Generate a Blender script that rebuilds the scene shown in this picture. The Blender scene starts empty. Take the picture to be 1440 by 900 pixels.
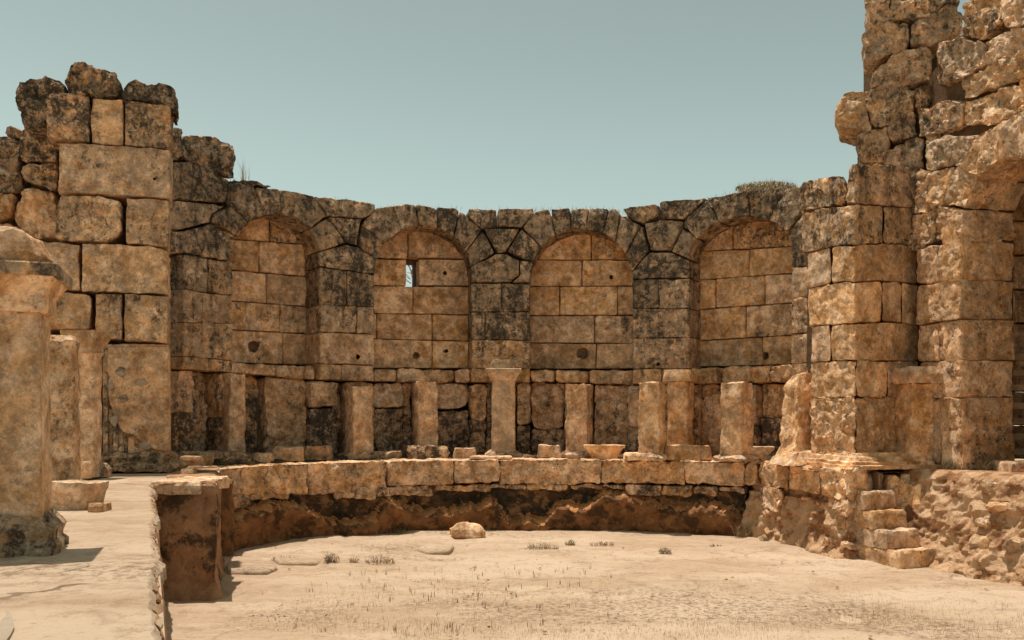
import bpy, bmesh, math, random
from mathutils import Vector, noise
from mathutils.geometry import delaunay_2d_cdt
random.seed(7)
sc = bpy.context.scene
COL = sc.collection
# ------------------------------------------------------------------ camera
E = 1.70            # eye height over the pool floor
F = 1200.0          # focal length in photo pixels (1440 wide)
HY = 592.0          # horizon row in the photo
PT = 1.10           # height of the podium / walkway
cam_d = bpy.data.cameras.new('camera'); cam = bpy.data.objects.new('camera', cam_d); COL.objects.link(cam)
cam.location = (0, 0, E); cam.rotation_euler = (math.radians(90), 0, 0)
cam_d.sensor_width = 36; cam_d.lens = 36 * F / 1440; cam_d.shift_y = (HY - 450) / 1440
cam_d.clip_start = .05; cam_d.clip_end = 3000
sc.camera = cam
# ------------------------------------------------------------------ sun + sky
SUN = Vector((-.18, .125, 1.0)).normalized()        # towards the sun
sun_el = math.asin(SUN.z); sun_az = math.atan2(SUN.x, SUN.y)
w = bpy.data.worlds.new('World'); sc.world = w; w.use_nodes = True
nt = w.node_tree; nt.nodes.clear()
o_ = nt.nodes.new('ShaderNodeOutputWorld'); bg = nt.nodes.new('ShaderNodeBackground')
sky = nt.nodes.new('ShaderNodeTexSky'); sky.sky_type = 'NISHITA'; sky.sun_disc = False
sky.sun_elevation = sun_el; sky.sun_rotation = sun_az; sky.air_density = 1.0; sky.dust_density = 2.5; sky.ozone_density = 1.0
hs = nt.nodes.new('ShaderNodeHueSaturation'); hs.inputs['Saturation'].default_value = .42
mx = nt.nodes.new('ShaderNodeMix'); mx.data_type = 'RGBA'; mx.blend_type = 'MULTIPLY'; mx.inputs[0].default_value = 1
mx.inputs[7].default_value = (.87, 1.0, .83, 1)
nt.links.new(sky.outputs[0], hs.inputs['Color']); nt.links.new(hs.outputs[0], mx.inputs[6])
tcw = nt.nodes.new('ShaderNodeTexCoord'); sxyz = nt.nodes.new('ShaderNodeSeparateXYZ'); mr = nt.nodes.new('ShaderNodeMapRange')
mr.interpolation_type = 'SMOOTHSTEP'; mr.inputs[1].default_value = .12; mr.inputs[2].default_value = .52; mr.inputs[3].default_value = 1.30; mr.inputs[4].default_value = .90
hz = nt.nodes.new('ShaderNodeVectorMath'); hz.operation = 'SCALE'
nt.links.new(tcw.outputs['Generated'], sxyz.inputs[0]); nt.links.new(sxyz.outputs['Z'], mr.inputs[0]); nt.links.new(mr.outputs[0], hz.inputs['Scale'])
nt.links.new(mx.outputs[2], hz.inputs[0]); nt.links.new(hz.outputs[0], bg.inputs[0]); bg.inputs[1].default_value = .122
nt.links.new(bg.outputs[0], o_.inputs[0])
sl = bpy.data.lights.new('sun', 'SUN'); sl.energy = 4.7; sl.angle = math.radians(.5); sl.color = (1, .92, .84)
so = bpy.data.objects.new('sun', sl); COL.objects.link(so)
so.rotation_euler = SUN.to_track_quat('Z', 'Y').to_euler(); so.location = (-5, 5, 20)
sc.view_settings.view_transform = 'Standard'; sc.view_settings.look = 'None'
sc.view_settings.exposure = -.05; sc.view_settings.gamma = 1.0
# ------------------------------------------------------------------ materials
def nodes(m):
    m.use_nodes = True
    t = m.node_tree; t.nodes.clear()
    out = t.nodes.new('ShaderNodeOutputMaterial'); b = t.nodes.new('ShaderNodeBsdfPrincipled')
    b.inputs['Roughness'].default_value = .95
    b.inputs['Specular IOR Level'].default_value = .12
    t.links.new(b.outputs[0], out.inputs[0])
    return t, b
class NB:
    def __init__(s, t): s.t = t
    def n(s, k, **kw):
        x = s.t.nodes.new(k)
        for a, v in kw.items():
            setattr(x, a, v)
        return x
    def link(s, a, b): s.t.links.new(a, b)
    def noise(s, co, scale, detail=6, rough=.6, dist=0):
        x = s.n('ShaderNodeTexNoise'); x.inputs['Scale'].default_value = scale; x.inputs['Detail'].default_value = detail
        x.inputs['Roughness'].default_value = rough; x.inputs['Distortion'].default_value = dist
        s.link(co, x.inputs['Vector']); return x.outputs['Fac']
    def voro(s, co, scale, feature='F1', rnd=1):
        x = s.n('ShaderNodeTexVoronoi'); x.feature = feature; x.inputs['Scale'].default_value = scale
        x.inputs['Randomness'].default_value = rnd
        s.link(co, x.inputs['Vector']); return x.outputs['Distance']
    def math(s, op, a, b=None, clamp=False):
        x = s.n('ShaderNodeMath', operation=op, use_clamp=clamp)
        for i, v in enumerate((a, b)):
            if v is None: continue
            if isinstance(v, (int, float)): x.inputs[i].default_value = v
            else: s.link(v, x.inputs[i])
        return x.outputs[0]
    def step(s, v, lo, hi, a=0, b=1):
        x = s.n('ShaderNodeMapRange', interpolation_type='SMOOTHSTEP')
        for i, q in ((0, v), (1, lo), (2, hi), (3, a), (4, b)):
            if isinstance(q, (int, float)): x.inputs[i].default_value = q
            else: s.link(q, x.inputs[i])
        return x.outputs[0]
    def mix(s, f, a, b, mode='MIX'):
        x = s.n('ShaderNodeMix', data_type='RGBA', blend_type=mode)
        for i, q in ((0, f), (6, a), (7, b)):
            if isinstance(q, (int, float)): x.inputs[i].default_value = q
            elif isinstance(q, tuple): x.inputs[i].default_value = q + (1,)
            else: s.link(q, x.inputs[i])
        return x.outputs[2]
def coords(b, stretch=None):
    tc = b.n('ShaderNodeTexCoord'); oi = b.n('ShaderNodeObjectInfo')
    mp = b.n('ShaderNodeVectorMath', operation='ADD'); b.link(tc.outputs['Object'], mp.inputs[0])
    sc_ = b.n('ShaderNodeVectorMath', operation='SCALE'); sc_.inputs[0].default_value = (37, 71, 53)
    b.link(oi.outputs['Random'], sc_.inputs['Scale']); b.link(sc_.outputs[0], mp.inputs[1])
    return mp.outputs[0], oi
def mat_stone():
    """weathered limestone; object colour r = black lichen (on the lower panels also painted shade), g = grey patina, b = pitting"""
    m = bpy.data.materials.new('weathered_limestone'); t, bs = nodes(m); b = NB(t)
    co, oi = coords(b)
    sp = b.n('ShaderNodeSeparateColor'); b.link(oi.outputs['Color'], sp.inputs[0])
    L, G, P = sp.outputs
    n1 = b.noise(co, 1.6, 5, .6); n2 = b.noise(co, 6, 9, .7, .4); n3 = b.noise(co, 26, 6, .75); n4 = b.noise(co, 3.1, 8, .7)
    n5 = b.noise(co, .55, 3, .5); rnd = oi.outputs['Random']
    c = b.mix(b.step(n1, .35, .65), (.70, .435, .245), (.55, .32, .165))
    c = b.mix(b.step(n2, .42, .62, 0, .8), c, (.78, .56, .39))
    c = b.mix(b.step(n4, .54, .64, 0, .75), c, (.38, .19, .08))
    mo = b.noise(co, 5.5, 14, .86, .1); mo2 = b.noise(co, 2.2, 6, .6, .5)
    vm = b.n('ShaderNodeHueSaturation'); b.link(b.math('MULTIPLY', b.step(mo, .37, .63, .56, 1.58), b.step(mo2, .35, .65, .86, 1.16)), vm.inputs['Value'])
    b.link(b.math('ADD', b.math('MULTIPLY', b.math('FRACT', b.math('MULTIPLY', rnd, 13.7)), .18), .96), vm.inputs['Saturation'])
    b.link(c, vm.inputs['Color']); c = vm.outputs[0]
    rv = b.math('ADD', b.math('MULTIPLY', rnd, .34), .84)
    hv = b.n('ShaderNodeHueSaturation'); b.link(rv, hv.inputs['Value']); b.link(c, hv.inputs['Color']); c = hv.outputs[0]
    # grey patina: pale on bare blocks, dull on lichened ones
    gf = b.math('MULTIPLY', b.step(b.noise(co, 4.2, 13, .82), b.math('SUBTRACT', .66, b.math('MULTIPLY', G, .28)), b.math('SUBTRACT', .78, b.math('MULTIPLY', G, .28))), .78)
    pat = b.mix(L, (.72, .54, .375), (.42, .335, .24))
    c = b.mix(gf, c, b.mix(b.step(mo, .42, .60), b.mix(.55, pat, (.18, .11, .065)), pat))
    # fine speckle
    c = b.mix(b.step(n3, .55, .68, 0, .45), c, (.10, .052, .026))
    # lichen: blotches of small black colonies, denser in drips
    wp = b.n('ShaderNodeNewGeometry').outputs['Position']      # lichen and run-off cross the joints
    big = b.noise(wp, 2.4, 4, .6); fine = b.noise(co, 34, 6, .8, .2); mid = b.noise(wp, 10, 9, .8, .4)
    st = b.n('ShaderNodeVectorMath', operation='MULTIPLY'); st.inputs[1].default_value = (7, 7, .9); b.link(wp, st.inputs[0])
    drip = b.noise(st.outputs[0], 1, 5, .65)
    fv = b.math('ADD', b.math('ADD', b.math('MULTIPLY', big, .18), b.math('MULTIPLY', mid, .47)), b.math('ADD', b.math('MULTIPLY', fine, .2), b.math('MULTIPLY', drip, .15)))
    thr = b.math('SUBTRACT', .600, b.math('MULTIPLY', L, .128))
    lf = b.step(fv, thr, b.math('ADD', thr, .045))
    soft = b.math('MULTIPLY', b.step(fv, b.math('SUBTRACT', thr, .05), b.math('ADD', thr, .02)), .5)
    c = b.mix(soft, c, (.13, .10, .072))
    c = b.mix(b.math('MULTIPLY', lf, .9), c, b.mix(b.step(fine, .4, .6), (.020, .022, .020), (.085, .074, .058)))
    ds = b.math('MULTIPLY', b.step(drip, .56, .66), b.math('MULTIPLY', b.math('POWER', L, 1.5), .6))
    c = b.mix(ds, c, (.07, .05, .035))
    # pits
    c = b.mix(b.step(b.noise(co, 70, 6, .8), .54, .66, 0, .3), c, (.14, .075, .04))
    v = b.voro(co, 17); v2 = b.voro(co, 42)
    pm = b.step(b.noise(co, 5, 4, .6), b.math('SUBTRACT', .70, b.math('MULTIPLY', P, .4)), .78)
    pit = b.math('MULTIPLY', b.step(b.math('ADD', v, b.math('MULTIPLY', n3, .25)), .22, .42, 1, 0), pm)
    pit2 = b.math('MULTIPLY', b.step(v2, .12, .34, 1, 0), pm)
    c = b.mix(b.math('MULTIPLY', pit, .75), c, (.07, .035, .018))
    b.link(c, bs.inputs['Base Color'])
    n6 = b.noise(co, 95, 5, .7)
    h = b.math('ADD', b.math('MULTIPLY', n2, 1.0), b.math('ADD', b.math('MULTIPLY', n3, .6), b.math('MULTIPLY', n6, .22)))
    h = b.math('SUBTRACT', h, b.math('MULTIPLY', pit, .9)); h = b.math('SUBTRACT', h, b.math('MULTIPLY', pit2, .35))
    h = b.math('ADD', h, b.math('MULTIPLY', lf, .12))
    bp = b.n('ShaderNodeBump'); bp.inputs['Strength'].default_value = .9; bp.inputs['Distance'].default_value = .035
    b.link(h, bp.inputs['Height']); b.link(bp.outputs[0], bs.inputs['Normal'])
    return m
def mat_simple(name, c1, c2, scale=5, c3=None, t3=.62, bump=.02, rough=.95, speck=None, s3=None):
    m = bpy.data.materials.new(name); t, bs = nodes(m); b = NB(t)
    co, oi = coords(b)
    n1 = b.noise(co, scale, 8, .65, .3); n2 = b.noise(co, scale * 4.3, 7, .7)
    c = b.mix(b.step(n1, .38, .62), c1, c2)
    if c3: c = b.mix(b.step(b.noise(co, s3 or scale * .6, 9, .72), t3 - .03, t3 + .06, 0, .85), c, c3)
    if speck: c = b.mix(b.step(n2, .58, .70, 0, .8), c, speck)
    b.link(c, bs.inputs['Base Color']); bs.inputs['Roughness'].default_value = rough
    bp = b.n('ShaderNodeBump'); bp.inputs['Strength'].default_value = .8; bp.inputs['Distance'].default_value = bump
    b.link(b.math('ADD', n1, b.math('MULTIPLY', n2, .6)), bp.inputs['Height']); b.link(bp.outputs[0], bs.inputs['Normal'])
    return m
def mat_floor(name, base, pale, dark, cracks=.5):
    m = bpy.data.materials.new(name); t, bs = nodes(m); b = NB(t)
    co, oi = coords(b)
    mp = b.n('ShaderNodeMapping'); mp.inputs['Scale'].default_value = (.55, 1.3, 1); b.link(co, mp.inputs[0]); cs = mp.outputs[0]
    c = b.mix(b.step(b.noise(cs, .8, 7, .62, .4), .38, .64), base, pale)
    c = b.mix(b.step(b.noise(cs, 3.2, 8, .7, .6), .52, .66, 0, .55), c, pale)
    c = b.mix(b.step(b.noise(cs, 1.7, 9, .72, .8), .56, .68, 0, .55), c, dark)
    c = b.mix(b.step(b.noise(co, 26, 5, .7), .57, .68, 0, .45), c, dark)
    n5 = b.noise(co, 55, 4, .7)
    c = b.mix(b.step(n5, .62, .72, 0, .5), c, tuple(x * .4 for x in dark))
    gz = b.math('MULTIPLY', b.step(b.noise(cs, .42, 8, .66, .5), .5, .62), b.step(b.noise(co, 19, 6, .8), .46, .6))
    c = b.mix(b.math('MULTIPLY', gz, .8), c, tuple(x * .62 for x in dark))
    c = b.mix(b.math('MULTIPLY', b.step(b.noise(cs, 7, 12, .84, 1), .50, .60), .5), c, pale)
    c = b.mix(b.math('MULTIPLY', b.step(b.noise(co, 4, 14, .86), .52, .60), .5), c, dark)
    wc = b.n('ShaderNodeVectorMath', operation='ADD'); 
    nv = b.n('ShaderNodeTexNoise'); nv.inputs['Scale'].default_value = 1.6; nv.inputs['Detail'].default_value = 8; b.link(co, nv.inputs['Vector'])
    sv = b.n('ShaderNodeVectorMath', operation='SCALE'); sv.inputs['Scale'].default_value = .9; b.link(nv.outputs['Color'], sv.inputs[0])
    b.link(co, wc.inputs[0]); b.link(sv.outputs[0], wc.inputs[1])
    ve = b.voro(wc.outputs[0], .62, 'DISTANCE_TO_EDGE')
    cr = b.math('MULTIPLY', b.step(ve, .004, .014, 1, 0), b.step(b.noise(co, .9, 3, .5), .5, .58, 0, cracks))
    c = b.mix(cr, c, (.13, .07, .035))
    b.link(c, bs.inputs['Base Color'])
    h = b.math('ADD', b.noise(co, 7, 12, .78), b.math('MULTIPLY', n5, .5)); h = b.math('SUBTRACT', h, b.math('MULTIPLY', cr, .8))
    bp = b.n('ShaderNodeBump'); bp.inputs['Strength'].default_value = .8; bp.inputs['Distance'].default_value = .03
    b.link(h, bp.inputs['Height']); b.link(bp.outputs[0], bs.inputs['Normal'])
    return m
M_ST = mat_stone()
M_FL = mat_floor('pool_floor_plaster', (.465, .32, .205), (.60, .445, .31), (.24, .155, .098), .25)
M_WK = mat_floor('walkway_stone', (.44, .295, .185), (.59, .435, .30), (.29, .17, .097), .7)
M_SL = mat_floor('paving_slab', (.40, .30, .21), (.52, .41, .30), (.27, .19, .12), .6)
M_GR = mat_simple('dry_ground', (.42, .31, .2), (.5, .38, .26), 1.2, bump=.03)
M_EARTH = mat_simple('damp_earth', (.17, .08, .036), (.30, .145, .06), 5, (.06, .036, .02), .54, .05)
M_MOSS_SHADE = mat_simple('dark_moss_and_shade', (.03, .028, .02), (.11, .065, .035), 6, (.32, .17, .08), .53, .05)  # moss of the pool wall, and the shade strip painted on the ledge
M_SOIL = mat_simple('orange_soil', (.58, .27, .10), (.46, .21, .08), 12, (.6, .36, .18), .58, .03)
M_RUB = mat_simple('rubble_concrete', (.66, .43, .26), (.50, .29, .15), 4, (.26, .11, .045), .52, .07, speck=(.13, .075, .04), s3=2.2)
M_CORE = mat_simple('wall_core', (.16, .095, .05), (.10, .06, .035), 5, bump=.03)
M_WOOD = mat_simple('grey_timber', (.44, .30, .18), (.30, .20, .12), 6, bump=.004)
M_IRON = mat_simple('rusty_iron', (.05, .035, .03), (.09, .05, .03), 20, bump=.002)
M_DRY = mat_simple('dry_stems', (.46, .32, .17), (.36, .24, .12), 10, bump=.001)
M_WEED = mat_simple('brown_weed', (.24, .14, .07), (.36, .24, .13), 10, bump=.001)
M_LEAF = mat_simple('dusty_leaf', (.13, .13, .07), (.22, .20, .11), 10, bump=.001)
M_FLOW = mat_simple('pale_flower_heads', (.62, .56, .40), (.5, .42, .27), 10, bump=.001)
# ------------------------------------------------------------------ helpers
def link_obj(name, me, mat=None, parent=None, color=None, origin=None):
    o = bpy.data.objects.new(name, me); COL.objects.link(o)
    if mat is not None:
        for mm in (mat if isinstance(mat, (list, tuple)) else [mat]): me.materials.append(mm)
    if parent is not None: o.parent = parent
    o.color = tuple(color) + (1,) if color else (.3, .3, .3, 1)
    if origin is not None: o.location = origin if parent is None else Vector(origin) - parent.location
    return o
def mesh_obj(name, verts, faces, mat, parent=None, color=None, smooth=True, fmat=None, sharp=48):
    n = len(verts); c = Vector((sum(v[0] for v in verts) / n, sum(v[1] for v in verts) / n, sum(v[2] for v in verts) / n))
    me = bpy.data.meshes.new(name)
    me.from_pydata([(v[0] - c.x, v[1] - c.y, v[2] - c.z) for v in verts], [], faces)
    if smooth: me.polygons.foreach_set('use_smooth', [True] * len(me.polygons))
    if fmat: me.polygons.foreach_set('material_index', fmat)
    me.update()
    if smooth: me.set_sharp_from_angle(angle=math.radians(sharp))
    return link_obj(name, me, mat, parent, color, c)
def thing(name, label, cat, loc=(0, 0, 0), group=None):
    o = bpy.data.objects.new(name, None); COL.objects.link(o); o.location = loc; o.empty_display_size = .2
    tag(o, label, cat, group); return o
def tag(o, label, cat, group=None):
    o['label'] = label; o['category'] = cat
    if group: o['group'] = group
    return o
def wob(p, seed, amp, f=3.0, octs=3):
    q = Vector((p[0] * f + seed * 7.3, p[1] * f + seed * 3.1, p[2] * f - seed * 5.7)); r = Vector((0, 0, 0)); a = amp
    for i in range(octs):
        r += noise.noise_vector(q) * a; q = q * 2.2; a *= .6
    return r
def scal(p, seed, amp, f):
    d = noise.voronoi(Vector((p[0] * f + seed * 3.7, p[1] * f, p[2] * f)))[0]
    return (d[0] - .35) * amp
class Surf:
    """a vertical surface over a plan polyline ordered left to right"""
    def __init__(s, pts, free=True, ndir=None):
        s.free = free; s.pts = [Vector((p[0], p[1])) for p in pts]; s.px = [720 + F * p.x / p.y for p in s.pts]
        s.nn = []
        for a, b in zip(s.pts, s.pts[1:]):
            d = (b - a).normalized(); s.nn.append(Vector(ndir).normalized() if ndir else Vector((-d.y, d.x)))     # away from the pool
    def at(s, px):
        i = 0
        while i < len(s.px) - 2 and px > s.px[i + 1]: i += 1
        a, b = s.pts[i], s.pts[i + 1]; k = (px - 720) / F; d = b - a
        den = d.x - k * d.y
        t = (k * a.y - a.x) / den if abs(den) > 1e-6 else 0
        lo = -3 if i > 0 or s.free else 0; t = max(lo, min(4, t))
        return a + d * t, s.nn[i]
    def w(s, px, py, dep=0, off=0):
        p, n = s.at(px); z = E + (HY - py) * p.y / F
        q = p + n * (dep + off); return Vector((q.x, q.y, z))
    def py(s, px, z):
        p, n = s.at(px); return HY - (z - E) * F / p.y
class Plan:
    """horizontal surface at height z: px,py -> world, depth goes down"""
    def __init__(s, z): s.z = z
    def w(s, px, py, dep=0, off=0):
        y = (E - s.z) * F / (py - HY); return Vector(((px - 720) * y / F, y, s.z - dep - off))
def inset(poly, g):
    n = len(poly); A = sum(poly[i][0] * poly[(i + 1) % n][1] - poly[(i + 1) % n][0] * poly[i][1] for i in range(n))
    if A < 0: poly = poly[::-1]
    out = []
    for i in range(n):
        p0, p, p1 = Vector(poly[i - 1]), Vector(poly[i]), Vector(poly[(i + 1) % n])
        a = (p - p0); b = (p1 - p)
        if a.length < 1e-4 or b.length < 1e-4: continue
        a.normalize(); b.normalize()
        na = Vector((-a.y, a.x)); nb = Vector((-b.y, b.x)); m = na + nb
        if m.length < .2: out.append(p); continue
        m.normalize(); out.append(p + m * g / max(.55, m.dot(na)))
    return out
def outline(poly, rnd, res):
    n = len(poly); pts = []
    for i in range(n):
        p0, p, p1 = poly[i - 1], poly[i], poly[(i + 1) % n]
        la = (p - p0).length; lb = (p1 - p).length; r = min(rnd, la * .45, lb * .45)
        a = p + (p0 - p) * (r / max(la, 1e-5)); b = p + (p1 - p) * (r / max(lb, 1e-5))
        turn = 1 - ((p - p0).normalized().dot((p1 - p).normalized()))
        if turn < .06: pts.append(p)
        else: pts += [a, (a + b) * .25 + p * .5, b]
    out = []
    n = len(pts)
    for i in range(n):
        a, b = pts[i], pts[(i + 1) % n]; L = (b - a).length; k = max(1, int(round(L / res)))
        if L < 1e-3: continue
        for j in range(k): out.append(a + (b - a) * (j / k))
    return out
_seed = [0]
def block(parent, poly, surf, th=.40, off=0, gap=.35, rnd=1.8, rough=.014, col=(.3, .3, .4), holes=(), name='stone', res=2.6, bulge=.005, mat=None, bev=1.1, freq=4.5, octs=5):
    _seed[0] += 1; sd = _seed[0]
    poly = inset([tuple(p) for p in poly], gap)
    pts = outline(poly, rnd, res); n = len(pts)
    if n < 6: return None
    cx = sum(p.x for p in pts) / n; cy = sum(p.y for p in pts) / n; c = Vector((cx, cy))
    rad = min(sum((p - c).length for p in pts) / n, 60); mr = min((p - c).length for p in pts)
    if holes: res = min(res, 1.7)
    rings = []
    k = max(2, int(th / .09))
    for i in range(k): rings.append((1.0, th - (th - .03) * i / k))
    b1 = min(.35, bev / rad)
    rings += [(1.0, .03), (1 - b1 * .3, .011), (1 - b1, 0)]
    s0 = 1 - b1
    nring = len(rings)
    flat = [c + (p - c) * s0 for p in pts]; dpt = {}
    # irregular interior points and a constrained triangulation: no visible pattern in the face
    inner = []; x0, x1 = min(p.x for p in flat), max(p.x for p in flat); y0, y1 = min(p.y for p in flat), max(p.y for p in flat)
    yy = y0 + res * .5; row = 0
    while yy < y1:
        xx = x0 + (row % 2) * res * .5 + res * .3
        while xx < x1:
            q = Vector((xx + random.uniform(-.3, .3) * res, yy + random.uniform(-.3, .3) * res))
            ins_ = False; md = 1e9
            for a, b in zip(flat, flat[1:] + flat[:1]):
                if (a.y > q.y) != (b.y > q.y) and q.x < (b.x - a.x) * (q.y - a.y) / (b.y - a.y) + a.x: ins_ = not ins_
                md = min(md, (a - q).length_squared)
            if ins_ and md > (res * .55) ** 2: inner.append(q)
            xx += res
        yy += res * .87; row += 1
    vin = flat + inner
    cv, ce, cf, ov, oe, of = delaunay_2d_cdt(vin, [(a, (a + 1) % n) for a in range(n)], [], 1, 1e-4)
    yaw = random.uniform(-.012, .012); pit = random.uniform(-.012, .012); pr = random.uniform(-.008, .008)
    def place(q, d):
        v = surf.w(q.x, q.y, d + pr + yaw * (q.x - cx) / 30 + pit * (q.y - cy) / 30, off)
        if d < .02:
            if d == 0: d = -bulge * max(0, 1 - ((q - c).length / rad) ** 2)
            v = surf.w(q.x, q.y, d + pr + yaw * (q.x - cx) / 30 + pit * (q.y - cy) / 30 + (scal(v, sd, rough * 1.3, 7) + scal(v, sd, rough * .8, 19)) * (1.6 if rough > .02 else 1), off)
        return v + wob(v, sd, rough, freq, octs)
    verts = []; faces = []
    for s, d in rings:
        for p in pts: verts.append(place(c + (p - c) * s, d))
    for i in range(nring - 1):
        for j in range(n):
            a = i * n + j; b = i * n + (j + 1) % n
            faces.append((a, b, b + n, a + n))
    base = (nring - 1) * n; vm = []
    for k, q in enumerate(cv):
        o = [t for t in ov[k] if t < n]
        if o: vm.append(base + o[0])
        else: verts.append(place(Vector(q), 0)); vm.append(len(verts) - 1)
    for f in cf:
        m_ = sum((Vector(cv[t]) for t in f), Vector((0, 0))) / len(f)
        if any((m_ - Vector(h[:2])).length < h[2] * (1 + .18 * noise.noise(Vector((m_.x * .4, m_.y * .4, sd)))) for h in holes): continue   # broken-out sockets, really open
        g_ = tuple(vm[t] for t in f)
        if len(set(g_)) == len(g_): faces.append(g_)
    faces.append(tuple(range(n))[::-1])
    lc = [max(0, min(1, x + random.uniform(-.1, .1))) for x in col]
    return mesh_obj(name, verts, [f[::-1] for f in faces], mat or M_ST, parent, lc)
def lofted(name, parent, loc, prof, rotz=0, tilt=(0, 0), rough=.012, res=.05, col=(.2, .2, .4), mat=None, rnd=.02, freq=5, shear=(0, 0), octs=4):
    """a squared stone: prof = list of (half width, half depth, height) from bottom to top"""
    _seed[0] += 1; sd = _seed[0]
    def ring(hx, hy):
        r = min(rnd, hx * .4, hy * .4)
        cs = [(-hx, -hy), (hx, -hy), (hx, hy), (-hx, hy)]
        return outline([Vector(q) for q in cs], r, res)
    hx0, hy0 = max(p[0] for p in prof), max(p[1] for p in prof)
    base = ring(hx0, hy0); n = len(base)
    full = []
    for (a, b) in zip(prof, prof[1:]):
        L = math.dist(a, b); k = max(1, int(L / (res * 1.2)))
        for i in range(k): full.append(tuple(a[q] + (b[q] - a[q]) * i / k for q in range(3)))
    full.append(prof[-1])
    p0, p1 = full[0], full[-1]
    ins = max(2, int(min(p1[0], p1[1]) / res))
    rings = [(full[0], s) for s in (.3,)] + [(f, 1) for f in full] + [(full[-1], 1 - i / ins) for i in range(1, ins)]
    R = Vector((0, 0, 1)); verts = []
    cz, sz = math.cos(rotz), math.sin(rotz)
    zt = p1[2]
    def tr(x, y, z):
        x += shear[0] * z; y += shear[1] * z
        x, z = x * math.cos(tilt[0]) + z * math.sin(tilt[0]), z * math.cos(tilt[0]) - x * math.sin(tilt[0])
        y, z = y * math.cos(tilt[1]) - z * math.sin(tilt[1]), z * math.cos(tilt[1]) + y * math.sin(tilt[1])
        return Vector((loc[0] + x * cz - y * sz, loc[1] + x * sz + y * cz, loc[2] + z))
    for f, s in rings:
        for q in base:
            v = tr(q.x / hx0 * f[0] * s, q.y / hy0 * f[1] * s, f[2]); verts.append(v + wob(v, sd, rough, freq, octs))
    faces = []; m = len(rings)
    for i in range(m - 1):
        for j in range(n):
            a = i * n + j; b = i * n + (j + 1) % n
            faces.append((a, b, b + n, a + n))
    verts.append(tr(0, 0, zt) + wob(tr(0, 0, zt), sd, rough, freq, octs)); ci = len(verts) - 1
    for j in range(n): faces.append(((m - 1) * n + j, (m - 1) * n + (j + 1) % n, ci))
    faces.append(tuple(range(n))[::-1])
    return mesh_obj(name, verts, faces, mat or M_ST, parent, col, sharp=30)
def plain_box(name, parent, lo, hi, mat, rotz=0):
    c = Vector([(a + b) / 2 for a, b in zip(lo, hi)]); h = [(b - a) / 2 for a, b in zip(lo, hi)]
    V = []
    for sx, sy, sz in [(-1, -1, -1), (1, -1, -1), (1, 1, -1), (-1, 1, -1), (-1, -1, 1), (1, -1, 1), (1, 1, 1), (-1, 1, 1)]:
        x, y = sx * h[0], sy * h[1]
        V.append((c.x + x * math.cos(rotz) - y * math.sin(rotz), c.y + x * math.sin(rotz) + y * math.cos(rotz), c.z + sz * h[2]))
    return mesh_obj(name, V, [(0, 3, 2, 1), (4, 5, 6, 7), (0, 1, 5, 4), (1, 2, 6, 5), (2, 3, 7, 6), (3, 0, 4, 7)], mat, parent, smooth=False)
def interp(tab, x):
    if x <= tab[0][0]: return tab[0][1]
    for (a, ya), (b, yb) in zip(tab, tab[1:]):
        if x <= b: return ya + (yb - ya) * (x - a) / (b - a)
    return tab[-1][1]
def floor_pt(px, py, z=0):
    y = (E - z) * F / (py - HY); return ((px - 720) * y / F, y)
def sheet(name, parent, pts, z, mat, kind=None):
    bm = bmesh.new(); vs = [bm.verts.new((p[0], p[1], z)) for p in pts]
    f = bm.faces.new(vs)
    if f.normal.z < 0: f.normal_flip()
    bm.normal_update()
    if bm.faces[:][0].normal.z < 0: bmesh.ops.reverse_faces(bm, faces=bm.faces)
    bmesh.ops.triangulate(bm, faces=bm.faces)
    me = bpy.data.meshes.new(name); bm.to_mesh(me); bm.free()
    o = link_obj(name, me, mat, parent)
    if kind: o['kind'] = kind
    return o
def relief(name, parent, path, z0, z1, disp, mat, step=.03, zstep=.03, color=None, round_top=.05, fm=None, top=.35):
    """rough vertical face over a plan path (pool on the right-hand side of travel), with a strip of its own top"""
    P = [Vector(p) for p in path]; S = []
    for a, b in zip(P, P[1:]):
        L = (b - a).length; k = max(1, int(L / step)); d = (b - a) / L; n = Vector((d.y, -d.x))
        for i in range(k): S.append((a + (b - a) * i / k, n))
    S.append((P[-1], n))
    # smooth the normals over corners
    N = [s[1] for s in S]
    for _ in range(3): N = [(N[max(0, i - 1)] + N[i] + N[min(len(N) - 1, i + 1)]).normalized() for i in range(len(N))]
    cum = [0.0]
    for i in range(1, len(S)): cum.append(cum[-1] + (S[i][0] - S[i - 1][0]).length)
    nz = max(2, int((z1 - z0) / zstep)); rows = [z0 + (z1 - z0) * i / nz for i in range(nz + 1)]
    verts = []; faces = []; fmat = []
    ntop = max(1, int(top / .06)) if top else 0
    for i, (p, _) in enumerate(S):
        n = N[i]
        for z in rows:
            d = disp(cum[i], z, p)
            if z > z1 - round_top: t = (z - (z1 - round_top)) / round_top; d -= round_top * (1 - math.sqrt(max(0, 1 - t * t))) * .8
            verts.append((p.x + n.x * d, p.y + n.y * d, z))
        d0 = disp(cum[i], z1, p) - round_top * .8
        for k in range(1, ntop + 1):
            d = d0 - top * k / ntop
            zz = z1 + noise.noise(Vector((p.x * 5, p.y * 5, k * .7))) * .008 - (.015 if k == ntop else 0)
            verts.append((p.x + n.x * d, p.y + n.y * d, zz))
    m = nz + 1 + ntop
    for i in range(len(S) - 1):
        for j in range(m - 1):
            a = i * m + j; faces.append((a, a + m, a + m + 1, a + 1))
            if fm: fmat.append(fm(cum[i], rows[min(j, nz)], S[i][0]))
    return mesh_obj(name, verts, faces, mat, parent, color, fmat=fmat or None, sharp=26)
def nz3(x, y, z, f, s=0): return noise.noise(Vector((x * f + s, y * f - s, z * f + 2 * s)))
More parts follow.
